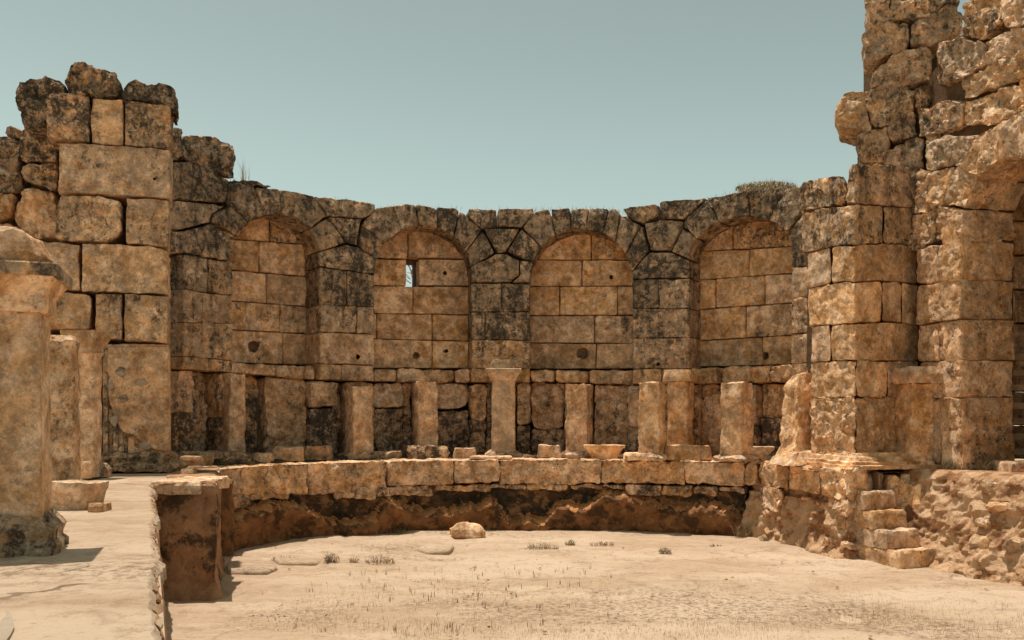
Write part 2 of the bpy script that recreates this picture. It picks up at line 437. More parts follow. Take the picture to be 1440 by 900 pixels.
def lumps(p, z, f, s=0):
    d = noise.voronoi(Vector((p.x * f + s, p.y * f, z * f)))[0]
    return min(1, (d[1] - d[0]) * 1.6)
# ================================================================== SETTING
# pool outline in plan, from behind the camera round to the right
WA = (1.33, -3.0); WB = (-3.45, 8.2); WC = (-2.84, 8.2); WD = floor_pt(309, 779)
ARCPX = [(309, 779), (350, 770), (400, 762), (460, 756), (520, 752), (580, 748.5), (650, 746), (720, 745), (800, 745), (880, 746.5), (960, 748.5), (1010, 750.5), (1047, 753)]
ARC = [floor_pt(*p) for p in ARCPX]
RC = (4.08, 10.35); RG = (4.66, 10.56); RH = (7.2, 5.0)
pool = [WA, WB, WC] + ARC + [(3.62, 12.35), RC, RG, RH]
g = sheet('ground', None, [(-900, -900), (900, -900), (900, 900), (-900, 900)], -.02, M_GR, 'structure')
# pool floor: fine grid near the eye
def grid_floor():
    verts = []; faces = []; x0, x1, y0, y1 = -6, 9, -4, 14.2; s = .055; nx = int((x1 - x0) / s); ny = int((y1 - y0) / s)
    for j in range(ny + 1):
        for i in range(nx + 1):
            x = x0 + i * s; y = y0 + j * s
            z = nz3(x, y, 0, .5) * .03 + nz3(x, y, 0, 1.9, 3) * .018 + nz3(x, y, 0, 6, 5) * .010
            # plaster crust broken off in places
            k = nz3(x * .7, y * 1.3, 0, .9, 9); z += .022 if k > .12 else 0
            verts.append((x, y, z))
    for j in range(ny):
        for i in range(nx):
            a = j * (nx + 1) + i; faces.append((a, a + 1, a + nx + 2, a + nx + 1))
    o = mesh_obj('pool_floor', verts, faces, M_FL); o['kind'] = 'structure'; return o
grid_floor()
walk = sheet('walkway', None, pool[:-3] + [(3.95, 12.5), (4.45, 10.95), (5.25, 10.6), (7.9, 5.0), (14, 5.0), (14, 17.5), (-14, 17.5), (-14, -3)], PT - .02, M_WK, 'structure')
# ================================================================== APSE WALL
CX, CY, R = .15, 9.7, 5.3
def arc_pts(r, a0, a1, n): return [(CX + r * math.sin(a), CY + r * math.cos(a)) for a in [a0 + (a1 - a0) * i / n for i in range(n + 1)]]
SA = Surf(arc_pts(R, -1.22, 1.05, 64))
SB = Surf(arc_pts(R + .55, -1.02, 1.02, 60))
SA2 = Surf(arc_pts(R + .02, -1.10, 1.08, 60))
TOP = [(236, 226), (262, 226), (300, 240), (325, 252), (357, 262), (395, 264), (440, 274), (500, 280), (528, 287), (560, 287), (612, 290), (655, 292), (740, 293), (800, 292), (866, 293), (874, 294), (905, 286), (927, 283), (990, 278), (1050, 267), (1100, 266), (1126, 256), (1190, 245)]
apse = thing('apse_wall', 'long curved ruined stone wall with four tall arched niches', 'wall', (CX, CY + R, PT))
N1 = (389, 362, 61, 62, 0); N2 = (595, 387, 68, 70, 0); N3 = (817, 396, 72, 75, 0); N4 = (1041, 357, 72, 53, 9)
def arc(N, a0, a1):
    cx, cy, rx, ry, sk = N; k = max(2, int(abs(a1 - a0) / 7)); out = []
    for i in range(k + 1):
        a = math.radians(a0 + (a1 - a0) * i / k); out.append((cx + rx * math.cos(a) + sk * math.sin(a), cy - ry * math.sin(a)))
    return out
HI = (.82, .9, .8); MID = (.58, .75, .75); LOW = (.42, .4, .75); BACK = (.2, .12, .65)
A = lambda poly, col=HI, **k: block(apse, poly, SA, th=k.pop('th', .60), col=col, **k)
# --- spandrels and voussoirs, left to right
A([(240, 228), (262, 226), (290, 234), (324, 252), (322, 285), (296, 283), (258, 282), (240, 279)], rough=.03)
A([(240, 281), (258, 284), (320, 288), (300, 300), (296, 312), (258, 322), (240, 322)], rough=.02)
A([(240, 325), (258, 325), (298, 314)] + arc(N1, 152, 180) + [(328, 367), (293, 362), (258, 356), (240, 355)], rough=.02)
A(arc(N1, 152, 128) + [(325, 289), (302, 301), (299, 312)])
A(arc(N1, 128, 105) + [(357, 263), (326, 255), (325, 287)], rough=.02)
A(arc(N1, 105, 84) + [(394, 265), (359, 263)], rough=.02)
A(arc(N1, 84, 40) + [(459, 304), (441, 275), (396, 265)])
A(arc(N1, 40, 8) + [(487, 341), (461, 306)])
A(arc(N1, 8, 0) + [(450, 374), (488, 380), (527, 386)] + arc(N2, 180, 162) + [(505, 348), (488, 343)])
A([(443, 276), (500, 281), (527, 286), (528, 297), (514, 307), (461, 303)], rough=.02)
A([(462, 305), (510, 308), (506, 318), (503, 345), (488, 340)])
A(arc(N2, 162, 140) + [(508, 318), (505, 346)])
A(arc(N2, 140, 116) + [(551, 289), (530, 291), (514, 309), (509, 317)])
A(arc(N2, 116, 95) + [(583, 287), (553, 288)], rough=.02)
A(arc(N2, 95, 72) + [(613, 291), (585, 287)], rough=.02)
A(arc(N2, 72, 50) + [(645, 296), (640, 292), (615, 291)])
A(arc(N2, 50, 28) + [(677, 323), (655, 302), (646, 297)])
A(arc(N2, 28, 10) + [(696, 355), (679, 324)])
A([(659, 293), (698, 294), (699, 318), (676, 321), (657, 305)])
A([(700, 294), (751, 293), (750, 303), (733, 319), (701, 318)])
A([(681, 321), (731, 321), (712, 353), (699, 356)], gap=.6)
A(arc(N2, 10, 0) + [(663, 397), (718, 397), (730, 387), (731, 366), (713, 357), (697, 357)])
A([(732, 366)] + arc(N3, 158, 180) + [(745, 397), (720, 397), (731, 387)])
A(arc(N3, 158, 140) + [(734, 322), (714, 353), (732, 363)])
A(arc(N3, 140, 120) + [(772, 294), (753, 296), (735, 320)])
A(arc(N3, 120, 101) + [(801, 292), (774, 293)])
A(arc(N3, 101, 84) + [(827, 292), (803, 292)], rough=.02)
A(arc(N3, 84, 66) + [(856, 293), (829, 292)], rough=.025)
A(arc(N3, 66, 48) + [(871, 302), (866, 294), (858, 293)])
A(arc(N3, 48, 30) + [(900, 316), (873, 304)])
A(arc(N3, 30, 10) + [(912, 352), (902, 317)])
A([(875, 293), (922, 286), (925, 302), (902, 314), (881, 304)], rough=.02)
A([(928, 283), (992, 278), (960, 308), (927, 306)], rough=.02)
A([(906, 314), (930, 309), (960, 311), (958, 320), (942, 352), (914, 352)])
A(arc(N3, 10, 0) + [(889, 392), (926, 391), (969, 390), (969, 366), (942, 355), (913, 355)])
A(arc(N4, 178, 152) + [(948, 333), (959, 321), (943, 352), (969, 365)][::1], rough=.01) if False else None
A([(944, 353), (960, 320)] + arc(N4, 155, 178) + [(969, 364)])
A(arc(N4, 155, 122) + [(993, 281), (962, 309), (961, 319)])
A(arc(N4, 122, 88) + [(1050, 268), (995, 278)], rough=.025)
A(arc(N4, 88, 64) + [(1100, 266), (1052, 268)], rough=.025)
A(arc(N4, 64, 34) + [(1127, 297), (1127, 262), (1102, 266)], rough=.02)
A(arc(N4, 34, 0) + [(1113, 377), (1135, 374), (1130, 300)])
# --- upper stones standing on the wall by the left pier
A([(260, 189), (300, 192), (332, 204), (331, 250), (322, 249), (300, 238), (263, 225), (258, 222)], rough=.045, rnd=8, th=.5)
A([(243, 176), (258, 180), (259, 222), (242, 224)], rough=.03, rnd=5)
A([(326, 253), (352, 254), (384, 262), (357, 261)], rough=.03, gap=0) 
# --- the piers between the niches: (x0,y)->(x1,y) course lines, joints
def rows(x0, x1, lines, joints, cols, surf=SA, **k):
    for i in range(len(lines) - 1):
        (ya, yb), (yc, yd) = lines[i], lines[i + 1]; js = [x0] + joints[i] + [x1]
        for a, b in zip(js, js[1:]):
            f = lambda x, u, v: u + (v - u) * (x - x0) / (x1 - x0)
            jt = random.uniform(-1, 1)
            block(k.get('parent', apse), [(a, f(a, ya, yb)), (b, f(b, ya, yb) + jt * .5), (b, f(b, yc, yd)), (a, f(a, yc, yd) + jt * .5)], surf,
                  th=k.get('th', .60), off=k.get('off', 0), col=cols[min(i, len(cols) - 1)], rough=k.get('rough', .014), rnd=k.get('rnd', 1.6), gap=k.get('gap', .35),
                  holes=[h for h in k.get('holes', ()) if a < h[0] < b and f(h[0], ya, yb) < h[1] < f(h[0], yc, yd)])
rows(258, 328, [(357, 369), (406, 416), (453, 455), (501, 507), (519, 524)], [[293], [285], [], [296]], [HI, MID, MID, LOW])
rows(450, 527, [(375, 387), (429, 431), (467, 470), (511, 514), (534, 536)], [[488], [502], [], [481]], [HI, MID, LOW, LOW], holes=[(503, 502, 3.5, .08)])
rows(663, 745, [(398, 398), (438, 438), (478, 478), (518, 518), (538, 538)], [[705], [682], [], [700]], [HI, HI, MID, LOW])
rows(889, 969, [(393, 391), (434, 433), (475, 474), (519, 518), (540, 540)], [[926], [], [], [930]], [HI, HI, MID, LOW], holes=[(925, 512, 3, .06)])
rows(1112, 1150, [(377, 374), (420, 416), (470, 466), (512, 508), (540, 540)], [[], [], [], []], [MID, LOW, LOW])
# --- niche backs (0.4 m deep)
def nb(x0, x1, lines, joints, top, holes=()):
    rows(x0, x1, lines, joints, [BACK, BACK, LOW, (.2, .1, .45)], surf=SB, th=.25, holes=holes, rough=.01, gap=.55, rnd=1.8)
    y = lines[0]; js = [x0] + top[1] + [x1]
    for a, b in zip(js, js[1:]):
        f = lambda x: y[0] + (y[1] - y[0]) * (x - x0) / (x1 - x0)
        block(apse, [(a, top[0]), (b, top[0]), (b, f(b)), (a, f(a))], SB, th=.25, col=(.3 if a == x0 else .75, .1, .5), rough=.01, gap=.55, rnd=1.8)
nb(310, 452, [(335, 345), (378, 391), (422, 432), (463, 470), (510, 514)], [[365, 430], [375], [346, 394], [398]], (288, [380]), [(356, 488, 8, .22)])
nb(505, 676, [(361, 365), (401, 403), (440, 443), (476, 479), (518, 518)], [[572, 588, 650], [581], [608], [608]], (300, [574]), [(585, 500, 5, .1), (545, 380, 3, .04), (626, 382, 4, .05), (628, 496, 4, .06)]) if False else None
# niche 2 needs the window slit left open
W2 = [(361, 366), (402, 403), (440, 443), (476, 480), (518, 518)]
for a, b in ((505, 574), (574, 676)): block(apse, [(a, 302), (b, 302), (b, 364), (a, 362)], SB, th=.25, col=(.4, .1, .5), rough=.01, gap=.5, rnd=1.8)
for a, b in ((505, 572), (589, 676)): block(apse, [(a, 364), (b, 365), (b, 402), (a, 401)], SB, th=.25, col=(.3, .1, .5), rough=.008, gap=.4, rnd=1.5, holes=[h for h in [(626, 384, 3, .06)] if a < h[0] < b])
rows(505, 676, W2[1:], [[581], [530, 608], [608]], [BACK, BACK, (.25, .15, .5)], surf=SB, th=.25, rough=.01, gap=.4, rnd=1.8, holes=[(585, 500, 5, .12), (627, 494, 3, .07)])
nb(728, 902, [(365, 366), (403, 402), (444, 443), (482, 483), (519, 519)], [[818], [787, 868], [836], [838]], (303, [831]), [(819, 497, 8.5, .25), (860, 390, 3, .06)])
nb(960, 1132, [(354, 346), (395, 383), (437, 424), (481, 470), (517, 512)], [[1053], [1006, 1075], [1049], [1072]], (290, [1030]), [(1076, 500, 5, .12)])
# --- thin string course and lower panels
LT = [(258, 519), (328, 524), (450, 535), (527, 537), (663, 538), (745, 537), (889, 541), (969, 540), (1130, 538)]
SB_T = [(310, 508), (450, 514), (527, 518), (745, 519), (889, 520), (969, 517), (1130, 512)]
lt = lambda x: interp(LT, x)
for a, b in [(328, 358), (358, 394), (394, 434), (434, 450), (527, 560), (560, 600), (600, 640), (640, 663), (745, 780), (780, 826), (826, 889), (969, 1010), (1010, 1050), (1050, 1078), (1078, 1112)]:
    block(apse, [(a, interp(SB_T, a)), (b, interp(SB_T, b)), (b, lt(b)), (a, lt(a))], SA, th=.45, off=random.uniform(.02, .16), col=(.3, .3, .6), rough=.03, rnd=4, gap=.9)
BOT = 646
# alternate deep panels and pilaster stubs; (x0, x1, recess, top drop, rounding)
for a, b, off, drop, rd, col in [
    (258, 280, .10, 2, 3, LOW), (280, 308, .30, 4, 4, (.5, .3, .6)), (308, 332, .02, 2, 3, LOW), (332, 346, .3, 5, 3, (.8, .4, .6)), (346, 380, .34, 6, 5, (.6, .3, .5)),
    (380, 437, .16, 4, 8, (.2, .3, .5)), (437, 477, .04, 3, 4, (.3, .2, .5)), (477, 488, .3, 4, 3, (.6, .2, .6)), (488, 530, .12, 4, 4, LOW),
    (530, 571, .18, 4, 7, (.25, .45, .5)), (571, 584, .26, 3, 3, (.6, .2, .5)), (584, 612, .12, 3, 3, LOW), (612, 662, .20, 14, 12, (.3, .4, .6)),
    (662, 684, .05, 6, 6, (.3, .2, .5)), (684, 727, .2, 4, 3, LOW), (727, 746, .03, 3, 4, (.35, .2, .6)), (746, 792, .2, 18, 16, (.3, .4, .6)), (792, 832, .15, 4, 4, LOW),
    (832, 881, .2, 22, 14, (.35, .4, .6)), (881, 900, .04, 4, 4, LOW), (900, 940, .12, 4, 4, LOW), (940, 980, .12, 4, 4, LOW),
    (980, 1018, .22, 14, 12, (.35, .4, .5)), (1018, 1060, .1, 4, 4, LOW), (1060, 1106, .22, 6, 4, (.35, .3, .5)), (1106, 1140, .05, 4, 4, LOW)]:
    t1, t2 = lt(a) + drop, lt(b) + drop; col = (min(1, col[0] + .18), col[1], col[2])  # extra black on every panel paints in the shade around the pillars
    if drop > 10:   # a separate lintel stone over the rounded panel
        block(apse, [(a, lt(a)), (b, lt(b)), (b, t2 + 6), (a, t1 + 6)], SA, th=.3, off=off + .06, col=LOW, rough=.03, rnd=4)
    ym = (t1 + BOT) / 2 + random.uniform(-22, 14)
    if off < .11 or random.random() < .3:
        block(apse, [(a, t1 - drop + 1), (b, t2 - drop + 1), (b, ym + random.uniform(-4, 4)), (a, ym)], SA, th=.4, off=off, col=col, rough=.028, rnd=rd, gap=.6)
        block(apse, [(a, ym), (b, ym), (b, BOT), (a, BOT)], SA, th=.4, off=off + random.uniform(-.03, .03), col=(min(1, col[0] + .42), col[1], col[2]), rough=.028, rnd=3, gap=.6)  # lower stone blacker still: shade at the wall foot put into its colour
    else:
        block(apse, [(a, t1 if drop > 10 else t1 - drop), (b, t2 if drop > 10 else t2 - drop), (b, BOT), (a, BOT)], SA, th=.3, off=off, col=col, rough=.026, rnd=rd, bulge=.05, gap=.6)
# --- core behind everything (with the slit)
def core_arc(a0, a1, zlo, zhi, r0, r1, n):
    V = []; Fc = []
    for i in range(n + 1):
        a = a0 + (a1 - a0) * i / n
        for r in (r0, r1):
            x = CX + r * math.sin(a); y = CY + r * math.cos(a)
            xa = CX + R * math.sin(a); ya = CY + R * math.cos(a); px = 720 + F * xa / ya
            z2 = zhi if zhi is not None else E + (HY - interp(TOP, px)) * ya / F - .10
            V += [(x, y, zlo), (x, y, z2)]
    for i in range(n):
        k = i * 4; m = k + 4
        Fc += [(k, m, m + 1, k + 1), (k + 2, k + 3, m + 3, m + 2), (k + 1, m + 1, m + 3, k + 3), (k, k + 2, m + 2, m)]
    Fc += [(0, 1, 3, 2), (n * 4, n * 4 + 2, n * 4 + 3, n * 4 + 1)]
    return V, Fc
def ang(px):
    p, _ = SB.at(px); return math.atan2(p.x - CX, p.y - CY)
sa0, sa1 = ang(571.5), ang(589.5); ysl = SB.at(580)[0].y; zs0 = E + (HY - 402.5) * ysl / F; zs1 = E + (HY - 364) * ysl / F
VV = []; FF = []
for args in ((-1.12, sa0, PT - .05, None, R + .82, R + 1.2, 40), (sa1, 1.15, PT - .05, None, R + .82, R + 1.2, 60), (sa0, sa1, PT - .05, zs0, R + .82, R + 1.2, 1), (sa0, sa1, zs1, None, R + .82, R + 1.2, 1)):
    V, Fc = core_arc(*args); k = len(VV); VV += V; FF += [tuple(i + k for i in f) for f in Fc]
mesh_obj('core', VV, FF, M_CORE, apse, smooth=False)
# ================================================================== LEFT PIER
SP = Surf([(-7.5, 9.75), (-6.2, 9.95), (-4.08, 10.25)], ndir=(-.33, .94))
pier = thing('left_pier'.replace('left_', 'stone_'), 'tall stepped block pier at the left with black crusted top stones', 'pier', (-4.8, 10.3, PT))
Bp = lambda poly, col=MID, **k: block(pier, poly, SP, th=k.pop('th', .62), col=col, **k)
Bp([(95, 86), (118, 88), (150, 96), (166, 103), (173, 119), (166, 134), (140, 137), (92, 128), (90, 108)], (.97, .9, .8), rough=.05, rnd=7)
Bp([(171, 122), (187, 112), (206, 116), (232, 114), (247, 126), (246, 158), (241, 147), (172, 139)], (.97, .9, .8), rough=.045, rnd=5)
Bp([(19, 118), (40, 110), (78, 104), (92, 128), (68, 130), (64, 174), (30, 174), (22, 150)], (.93, .9, .8), rough=.05, rnd=6, off=.05)
Bp([(65, 130), (92, 130), (126, 136), (125, 199), (66, 192)], (.75, .6, .6), rough=.025)
Bp([(129, 137), (173, 140), (174, 204), (128, 200)], (.45, .5, .5))
Bp([(175, 140), (241, 148), (240, 208), (175, 204)], (.72, .6, .6))
Bp([(82, 199), (240, 209), (239, 279), (81, 269)], (.42, .7, .75), rough=.016, holes=[(217, 252, 2.5, .03)])
Bp([(80, 273), (140, 274), (171, 281), (172, 325), (158, 338), (133, 342), (76, 336)], (.45, .7, .75), rnd=6, rough=.02, gap=1.2)
Bp([(176, 277), (239, 280), (237, 347), (176, 342)], (.5, .7, .75), gap=1.2)
Bp([(50, 338), (113, 343), (110, 362), (113, 408), (50, 405)], (.4, .5, .5))
Bp([(115, 342), (217, 347), (237, 352), (236, 413), (114, 409)], (.42, .65, .7), rough=.016)
Bp([(50, 408), (128, 412), (130, 440), (128, 464), (50, 466)], (.3, .4, .5), rnd=7, gap=1.6)
Bp([(133, 411), (172, 413), (172, 479), (132, 475)], (.55, .5, .5), gap=1.2)
Bp([(175, 413), (236, 415), (236, 482), (174, 479)], (.5, .6, .5))
# lower shaft: fluted stone, half covered by plaster
Bp([(50, 468), (104, 470), (106, 660), (50, 664)], LOW)
Bp([(106, 474), (142, 478), (142, 655), (106, 658)], LOW, off=.05)
Bp([(143, 481), (236, 484), (238, 640), (143, 648)], (.2, .35, .4), off=.05, rough=.012, name='shaft_block')
def plaster():
    poly = [(152, 486), (236, 487), (238, 636), (222, 634), (205, 628), (190, 612), (172, 608), (160, 585), (152, 560)]
    o = block(pier, poly, SP, th=.05, off=.0, col=(.12, .35, .55), name='plaster_coat', rough=.016, rnd=5, gap=0, bulge=.015)
    pn = [(171, 524, 11, 9), (197, 538, 12, 6), (168, 560, 13, 8), (160, 592, 9, 9), (206, 628, 11, 6), (154, 543, 6, 8)]
    for x, y, rx, ry in pn:
        q = [(x + rx * math.cos(t) * random.uniform(.55, 1.15), y + ry * math.sin(t) * random.uniform(.55, 1.15)) for t in [i * math.tau / 6 + .3 for i in range(6)]]
        block(pier, q, SP, th=.04, off=-.028, col=(.02, 1, .1), name='stone_chip', rough=.006, rnd=1, gap=0, bulge=.008, mat=M_SL)
plaster()
for i in range(9):
    x = 145 + i * 7.2
    y0 = 488 if x < 152 else 570; 
    block(pier, [(x, y0), (x + 6.2, y0), (x + 6.2, 640), (x, 640)], SP, th=.06, off=.03, col=(.8, .8, .4), name='flute', rough=.004, rnd=2, gap=0, bulge=.012)
lofted('base', pier, (-4.72, 10.42, PT), [(.62, .42, 0), (.64, .44, .05), (.62, .42, .09), (.55, .36, .12), (.56, .37, .17), (.50, .32, .22)], rotz=.12, rough=.03, res=.05, col=(.75, .6, .7))
plain_box('core', pier, (-5.9, 10.7, PT), (-4.85, 11.4, E + (HY - 150) * 10.4 / F - .1), M_CORE)
# right-hand return of the pier (plain quoins seen edge-on) is part of the apse surface
left_wall = thing('rubble_wall', 'broken wall of tumbled rounded blocks beyond the left pier', 'wall', (-6.2, 10.4, PT))
SL_ = Surf([(-8.2, 10.1), (-5.2, 10.6)])
for poly, col in [([(28, 180), (60, 182), (81, 195), (79, 228), (27, 226)], (.7, .8, .6)), ([(27, 229), (79, 228), (80, 268), (45, 259), (27, 250)], (.6, .7, .6)),
                  ([(-14, 190), (5, 192), (27, 196), (25, 270), (-14, 272)], (.7, .7, .6)), ([(2, 178), (12, 175), (27, 180), (26, 193), (4, 191)], (.8, .8, .6)),
                  ([(32, 260), (79, 271), (80, 338), (40, 336), (15, 312)], (.5, .6, .6)), ([(-16, 275), (22, 273), (12, 305), (-16, 312)], (.6, .4, .6)),
                  ([(-16, 314), (14, 314), (38, 338), (38, 375), (-16, 375)], LOW), ([(40, 338), (80, 340), (80, 400), (40, 400)], LOW), ([(-16, 377), (38, 377), (38, 440), (-16, 440)], LOW),
                  ([(-16, 442), (60, 442), (60, 520), (-16, 520)], LOW), ([(-16, 522), (60, 522), (60, 660), (-16, 660)], LOW), ([(60, 402), (84, 402), (84, 660), (60, 660)], LOW)]:
    block(left_wall, poly, SL_, th=.7, col=col, rough=.035, rnd=7, gap=1.0)
plain_box('core', left_wall, (-7.6, 10.9, PT), (-5.5, 11.6, 4.2), M_CORE)
# ================================================================== RIGHT PIER + TOWER
S1 = Surf([(4.02, 11.8), (4.3, 10.7), (5.25, 11.25)], ndir=(.42, .91))
S2 = Surf([(5.20, 11.3), (5.42, 10.3), (5.95, 8.1)])
rp = thing('corner_pier', 'massive cream corner pier right of the niches with rough lit lower blocks', 'pier', (4.6, 11, PT))
C = lambda poly, col=LOW, **k: block(rp, poly, S1, th=k.pop('th', .5), col=col, **k)
def split(surfpier, a, b, ylines, joints, cols, corner=1203, **k): pass
XS = 1203
def crow(pa, pb, js, col, **k):
    """course between two polylines pa (top) and pb (bottom)"""
    for a, b in zip(js, js[1:]):
        xs = [a] + [x for x in (1170, 1203, 1240) if a + 4 < x < b - 4] + [b]
        C([(x, interp(pa, x)) for x in xs] + [(x, interp(pb, x)) for x in xs[::-1]], col, **k)
l0 = [(1126, 258), (1160, 250), (1195, 246)]; l1 = [(1126, 300), (1165, 290), (1210, 286), (1290, 292)]
l2 = [(1126, 357), (1170, 346), (1240, 341), (1290, 346)]; l3 = [(1132, 407), (1170, 398), (1243, 394), (1291, 400)]
l4 = [(1136, 459), (1240, 452), (1290, 457)]; l5 = [(1136, 510), (1200, 506), (1290, 508)]; l6 = [(1136, 560), (1203, 558), (1290, 560)]; l7 = [(1136, 648), (1203, 652), (1290, 650)]
C([(1126, 257), (1160, 250), (1187, 246), (1190, 252), (1187, 285), (1165, 289), (1126, 298)], (.72, .7, .6), rough=.03, rnd=5)
C([(1196, 231), (1240, 230), (1284, 236), (1286, 291), (1240, 288), (1188, 284)], (.62, .7, .6), rough=.024, rnd=5)
crow(l1, l2, [1127, 1242, 1286], (.55, .65, .5), rough=.02, rnd=4, gap=1)
crow(l2, l3, [1134, 1169, 1290], (.2, .55, .5), rough=.018, rnd=4, gap=1)
crow(l3, l4, [1136, 1240, 1268], (.1, .5, .4), rough=.018, rnd=4, gap=.8)
crow(l3, l4, [1268, 1291], (.3, .5, .5))
crow(l4, l5, [1140, 1168, 1291], (.2, .3, .5), rough=.018, rnd=3, gap=.8)
crow(l5, l6, [1140, 1203, 1247, 1291], (.05, .25, .8), rough=.022, rnd=3)
crow(l6, l7, [1140, 1203, 1262, 1291], (.1, .3, .95), rough=.03, rnd=3, freq=8)
plain_box('core', rp, (4.5, 11.45, PT), (5.6, 12.9, 4.6), M_CORE, .1)
# stepped base moulding of the corner pier and broken pilaster beside it
lofted('base', rp, (4.62, 11.25, PT), [(.62, .72, 0), (.62, .72, .05), (.57, .67, .055), (.57, .67, .09), (.52, .62, .10), (.50, .60, .15), (.44, .55, .16), (.42, .53, .2)], rotz=.20, rough=.012, res=.05, col=(.02, .3, .6))
bp_ = thing('broken_pilaster', 'crumbled pilaster stump flaring at its foot against the cream corner pier', 'ruined pilaster', (4.0, 12.0, PT))
lofted('shaft', bp_, (4.02, 12.0, PT), [(.24, .24, 0), (.22, .22, .12), (.17, .2, .25), (.155, .18, .5), (.15, .17, .9), (.14, .15, 1.1), (.09, .12, 1.24)], rotz=.3, rough=.045, res=.04, col=(.15, .3, .9), shear=(.03, 0))
lofted('talus', bp_, (3.95, 11.72, PT), [(.40, .3, 0), (.33, .25, .07), (.2, .15, .17)], rotz=.3, rough=.04, col=(.02, .2, .8))
# --- arched wall and tower
tw = thing('arched_tower_wall', 'ruined high stone wall at the right with an arched doorway and tumbled rounded upper blocks', 'ruined wall', (5.6, 10.5, PT))
T = lambda poly, col=MID, **k: block(tw, poly, k.pop('surf', S2), th=k.pop('th', .6), col=col, rough=k.pop('rough', .035), rnd=k.pop('rnd', 5), **k)
S3 = Surf([(4.25, 11.85), (5.6, 11.3)])
S4 = Surf([(5.35, 11.35), (5.62, 10.3), (6.1, 8.3)])
TD = (.6, .75, .8)
for poly in ([(1219, -14), (1252, -14), (1257, 26), (1226, 32), (1218, 16)], [(1252, -16), (1306, -16), (1307, 18), (1279, 29), (1254, 27)], [(1213, 48), (1226, 33), (1254, 28), (1280, 32), (1278, 66), (1234, 84), (1215, 80)],
             [(1225, 100), (1256, 76), (1296, 61), (1312, 68), (1311, 112), (1280, 121), (1227, 120)], [(1174, 147), (1190, 130), (1215, 126), (1221, 165), (1227, 180), (1204, 186), (1178, 177)],
             [(1216, 126), (1246, 114), (1265, 120), (1286, 130), (1286, 153), (1252, 172), (1227, 178)], [(1206, 187), (1247, 177), (1253, 192), (1246, 229), (1223, 230), (1206, 224)],
             [(1247, 178), (1262, 160), (1287, 157), (1288, 192), (1258, 198)], [(1236, 216), (1279, 194), (1300, 196), (1298, 235), (1284, 238), (1232, 230)], [(1281, 34), (1335, 4), (1354, 18), (1350, 49), (1313, 61), (1281, 62)],
             [(1308, -16), (1352, -16), (1350, 6), (1335, 4), (1309, 17)], [(1286, 124), (1312, 118), (1350, 112), (1352, 138), (1288, 153)]):
    T(poly, TD, surf=S3, rough=.038, rnd=3.5, th=.7, gap=.3)
for poly, col in [([(1315, 61), (1350, 50), (1383, 64), (1382, 92), (1350, 110), (1314, 118)], TD), ([(1288, 156), (1334, 140), (1355, 143), (1352, 172), (1318, 191), (1290, 190)], TD),
                  ([(1351, 112), (1400, 86), (1448, 64), (1448, 106), (1400, 122), (1355, 138)], (.3, .6, .8)), ([(1380, 60), (1418, 40), (1450, 34), (1450, 64), (1386, 92)], (.4, .5, .8)),
                  ([(1357, 144), (1400, 126), (1450, 110), (1450, 150), (1394, 176), (1356, 174)], (.5, .5, .8)), ([(1352, 2), (1402, -14), (1405, 30), (1380, 56), (1352, 48)], (.7, .4, .6)),
                  ([(1404, -16), (1450, -16), (1450, 34), (1416, 40), (1404, 26)], (.4, .5, .8))]:
    T(poly, col, surf=S4, rough=.038, rnd=3.5, th=.8, gap=.3)
for poly, col in [([(1301, 200), (1330, 192), (1366, 190), (1358, 226), (1338, 232), (1301, 242)], TD), ([(1368, 190), (1400, 178), (1404, 224), (1372, 252), (1341, 233), (1358, 228)], (.3, .6, .9)),
                  ([(1402, 172), (1450, 150), (1450, 214), (1406, 224)], (.25, .7, .9)), ([(1300, 243), (1338, 234), (1320, 290), (1303, 294)], (.3, .6, .9)),
                  ([(1340, 235), (1371, 253), (1354, 293), (1321, 286)], (.15, .7, 1)), ([(1318, 289), (1353, 294), (1350, 336), (1313, 339)], (.05, .6, 1)), ([(1289, 298), (1302, 295), (1316, 291), (1311, 339), (1292, 349)], (.5, .5, .6))]:
    T(poly, col, rough=.03, rnd=5, th=.75)
def trow(js, ta, tb, cols, **k):
    for i, (a, b) in enumerate(zip(js, js[1:])):
        T([(a, interp(ta, a)), (b, interp(ta, b)), (b, interp(tb, b)), (a, interp(tb, a))], cols[min(i, len(cols) - 1)], rnd=3, rough=.02, th=.75, **k)
m1 = [(1290, 350), (1350, 337)]; m2 = [(1292, 400), (1350, 392)]; m3 = [(1294, 457), (1350, 448)]; m4 = [(1294, 509), (1350, 506)]; m5 = [(1294, 560), (1350, 558)]; m6 = [(1292, 648), (1352, 658)]
trow([1287, 1318, 1351], m1, m2, [(.4, .5, .6), (.05, .6, 1)]); trow([1289, 1351], m2, m3, [(.2, .5, .9)]); trow([1289, 1320, 1352], m3, m4, [LOW])
trow([1290, 1352], m4, m5, [LOW]); trow([1290, 1322, 1352], m5, m6, [(.4, .2, .8)])
T([(1276, 238), (1303, 241), (1304, 268), (1302, 298), (1276, 300)], (.7, .6, .7), off=.03, rnd=2)
T([(1276, 302), (1297, 300), (1295, 352), (1276, 352)], (.7, .6, .7), off=.03, rnd=2)
T([(1284, 176), (1302, 180), (1301, 236), (1285, 236)], (.7, .6, .7), off=.2, rnd=3)
